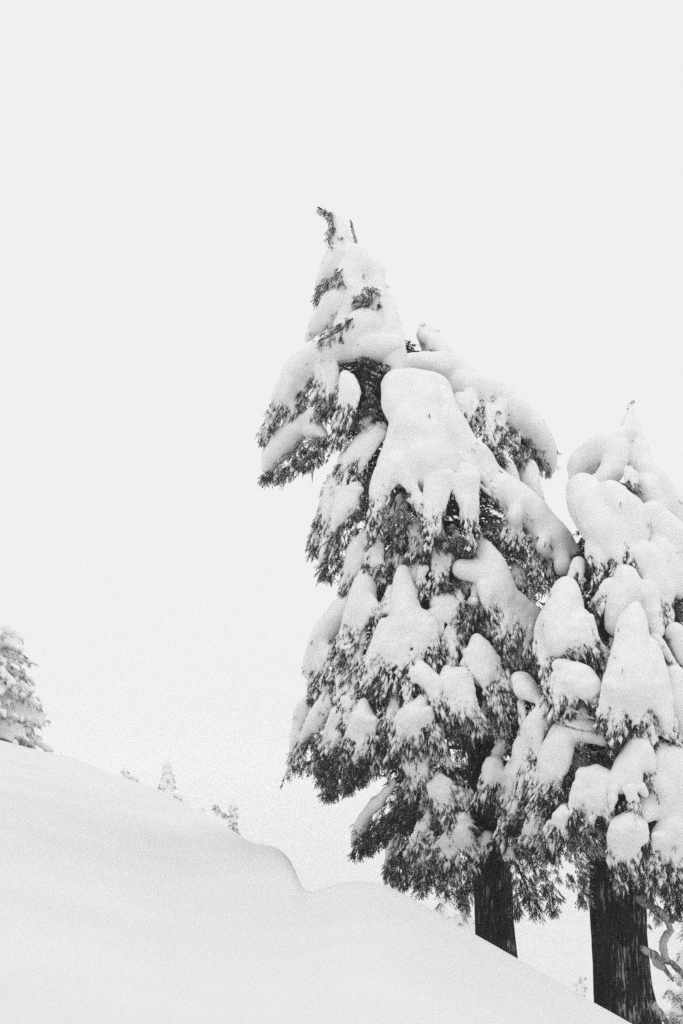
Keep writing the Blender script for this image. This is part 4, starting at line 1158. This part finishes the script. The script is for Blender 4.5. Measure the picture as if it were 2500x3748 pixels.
b0, H0 = stand(-26, 2262, 88)
conifer('fir_tree', 'frosted grey fir cut off by the left edge of the picture', 'tree', None, b0, H0, 4.3, 11, fat=0.56, step=0.42, h=0.1, spl=(0.16, 0.32), frost=0.44, dens=60, top=0.34, droop=0.34, arc=(-0.6, 1.1))

ridge = 'small hazy trees along the ridge'
b0, H0 = stand(614, 2778, 330)
conifer('fir_tree', 'faint slim fir, the tallest of the trees on the hazy ridge', 'tree', ridge, b0, H0, 2.5, 21, step=0.8, h=0.28, spl=(0.45, 0.9), frost=0.36, dens=11, gappy=0.2, droop=0.45, top=0.02)
b0, H0 = stand(648, 2900, 325)
conifer('bush', 'faint low bush hugging the right foot of the slim ridge fir', 'bush', None, b0, H0 + .3, 2.2, 22, step=0.9, h=0.3, spl=(0.7, 1.1), frost=0.45, dens=6, top=0.5, droop=0.5, gappy=0.2)
b0, H0 = stand(674, 2918, 325)
conifer('bush', 'smaller faint bush trailing right of the slim ridge fir', 'bush', None, b0, H0 + .2, 1.5, 23, step=0.8, h=0.3, spl=(0.6, 1.0), frost=0.5, dens=5, top=0.5, gappy=0.3)
b0, H0 = stand(458, 2806, 360)
conifer('fir_tree', 'very faint small fir on the ridge left of the slim one', 'tree', ridge, b0, H0, 1.4, 24, step=1.0, h=0.35, spl=(0.7, 1.1), frost=0.6, dens=4, gappy=0.45)
b0, H0 = stand(494, 2836, 360)
conifer('bush', 'very faint little bush beside the faintest ridge fir', 'bush', None, b0, H0, 1.2, 25, step=0.9, h=0.35, spl=(0.7, 1.1), frost=0.55, dens=4, top=0.4, gappy=0.4)
b0, H0 = stand(742, 2950, 360)
conifer('bush', 'tiny hazy sapling between the two dark ridge trees', 'bush', None, b0, H0, 0.7, 26, step=0.8, h=0.35, spl=(0.5, 0.9), frost=0.55, dens=4, gappy=0.4)
b0, H0 = stand(222, 2752, 200)
conifer('bush', 'tiny hazy sapling right of the frosted left-edge fir', 'bush', None, b0, H0, 0.5, 27, step=0.5, h=0.2, spl=(0.3, 0.6), frost=0.55, dens=8, gappy=0.4)
# the wind-bent one
b0, H0 = stand(856, 2925, 260)
r5 = conifer('fir_tree', 'ragged wind-bent fir on the ridge with a branch reaching left', 'tree', ridge, b0, H0, 1.7, 28, step=0.8, h=0.25, spl=(0.45, 0.8), frost=0.36, dens=11, gappy=0.3, top=0.2)
segs, acc = [], Acc()
p = [P(x, y, 260)[0] for x, y in ((868, 3010), (845, 2992), (815, 2980), (798, 2955), (786, 2946))]
pp = np.c_[np.array(p), [0.6, 0.55, 0.5, 0.4, 0.25]]
rp, rel, L = resample(pp, 0.5)
add_sprigs(acc, rp, None, rel, L, 'f', 1, (0.5, 0.8), 16, 0.42)
V, F, A = sprig_arrays(*merge(acc), small=True)
tv, tf = tube_arrays(np.array(p), [0.1, 0.08, 0.06, 0.05, 0.03], 6)
bb = mesh_obj('bough', tv, tf, M_LIMB, r5)
o = mesh_obj('foliage', V, F, M_NEEDLE, bb, smooth=False, attr=A); o['kind'] = 'stuff'

# downhill trees seen under the boughs
b0, H0 = stand(1655, 3262, 62)
conifer('fir_tree', 'pale snowy fir top peeping over the crest left of the thinner trunk', 'tree', 'pale firs standing downhill', b0, H0, 3.3, 31, step=0.55, h=0.13, spl=(0.28, 0.5), frost=0.5, dens=32, top=0.16, droop=0.7)
b0, H0 = stand(2127, 3548, 230)
conifer('fir_tree', 'thin faint fir far down the valley between the two trunks', 'tree', 'pale firs standing downhill', b0, H0, 2.0, 32, step=1.0, h=0.25, spl=(0.5, 0.9), frost=0.5, dens=8, gappy=0.3)
b0, H0 = stand(2462, 3590, 48)
conifer('bush', 'frosted twiggy bush at the bottom right corner beside the thick trunk', 'bush', None, b0, H0, 1.5, 33, step=0.36, h=0.07, spl=(0.2, 0.4), frost=0.5, dens=70, top=0.25, droop=0.2, gappy=0.45)
b0, H0 = stand(2590, 3230, 55)
conifer('fir_tree', 'pale rounded snowy fir behind the dead branches at the right edge', 'tree', 'pale firs standing downhill', b0, H0, 3.4, 34, step=0.6, h=0.14, spl=(0.3, 0.5), frost=0.55, dens=26, top=0.25, droop=0.8)

# ------------------------------------------------------------------ the air
hz = bpy.data.materials.new('haze'); hz.use_nodes = True
hn = hz.node_tree; hn.nodes.clear()
ho = hn.nodes.new('ShaderNodeOutputMaterial'); hv = hn.nodes.new('ShaderNodeVolumePrincipled')
hv.inputs['Color'].default_value = (1, 1, 1, 1)
hv.inputs['Density'].default_value = 0.0008
hv.inputs['Anisotropy'].default_value = 0.0
hn.links.new(hv.outputs['Volume'], ho.inputs['Volume'])
x, y0, y1, z0, z1 = 9800.0, -9800.0, 9800.0, -60.0, 14.0
V = np.array([(-x, y0, z0), (x, y0, z0), (x, y1, z0), (-x, y1, z0), (-x, y0, z1), (x, y0, z1), (x, y1, z1), (-x, y1, z1)])
F = np.array([(3, 2, 1, 0), (4, 5, 6, 7), (0, 1, 5, 4), (1, 2, 6, 5), (2, 3, 7, 6), (3, 0, 4, 7)])
o = mesh_obj('haze', V, F, hz, smooth=False)
o['kind'] = 'stuff'
o['label'] = 'thin pale winter haze over the whole slope'
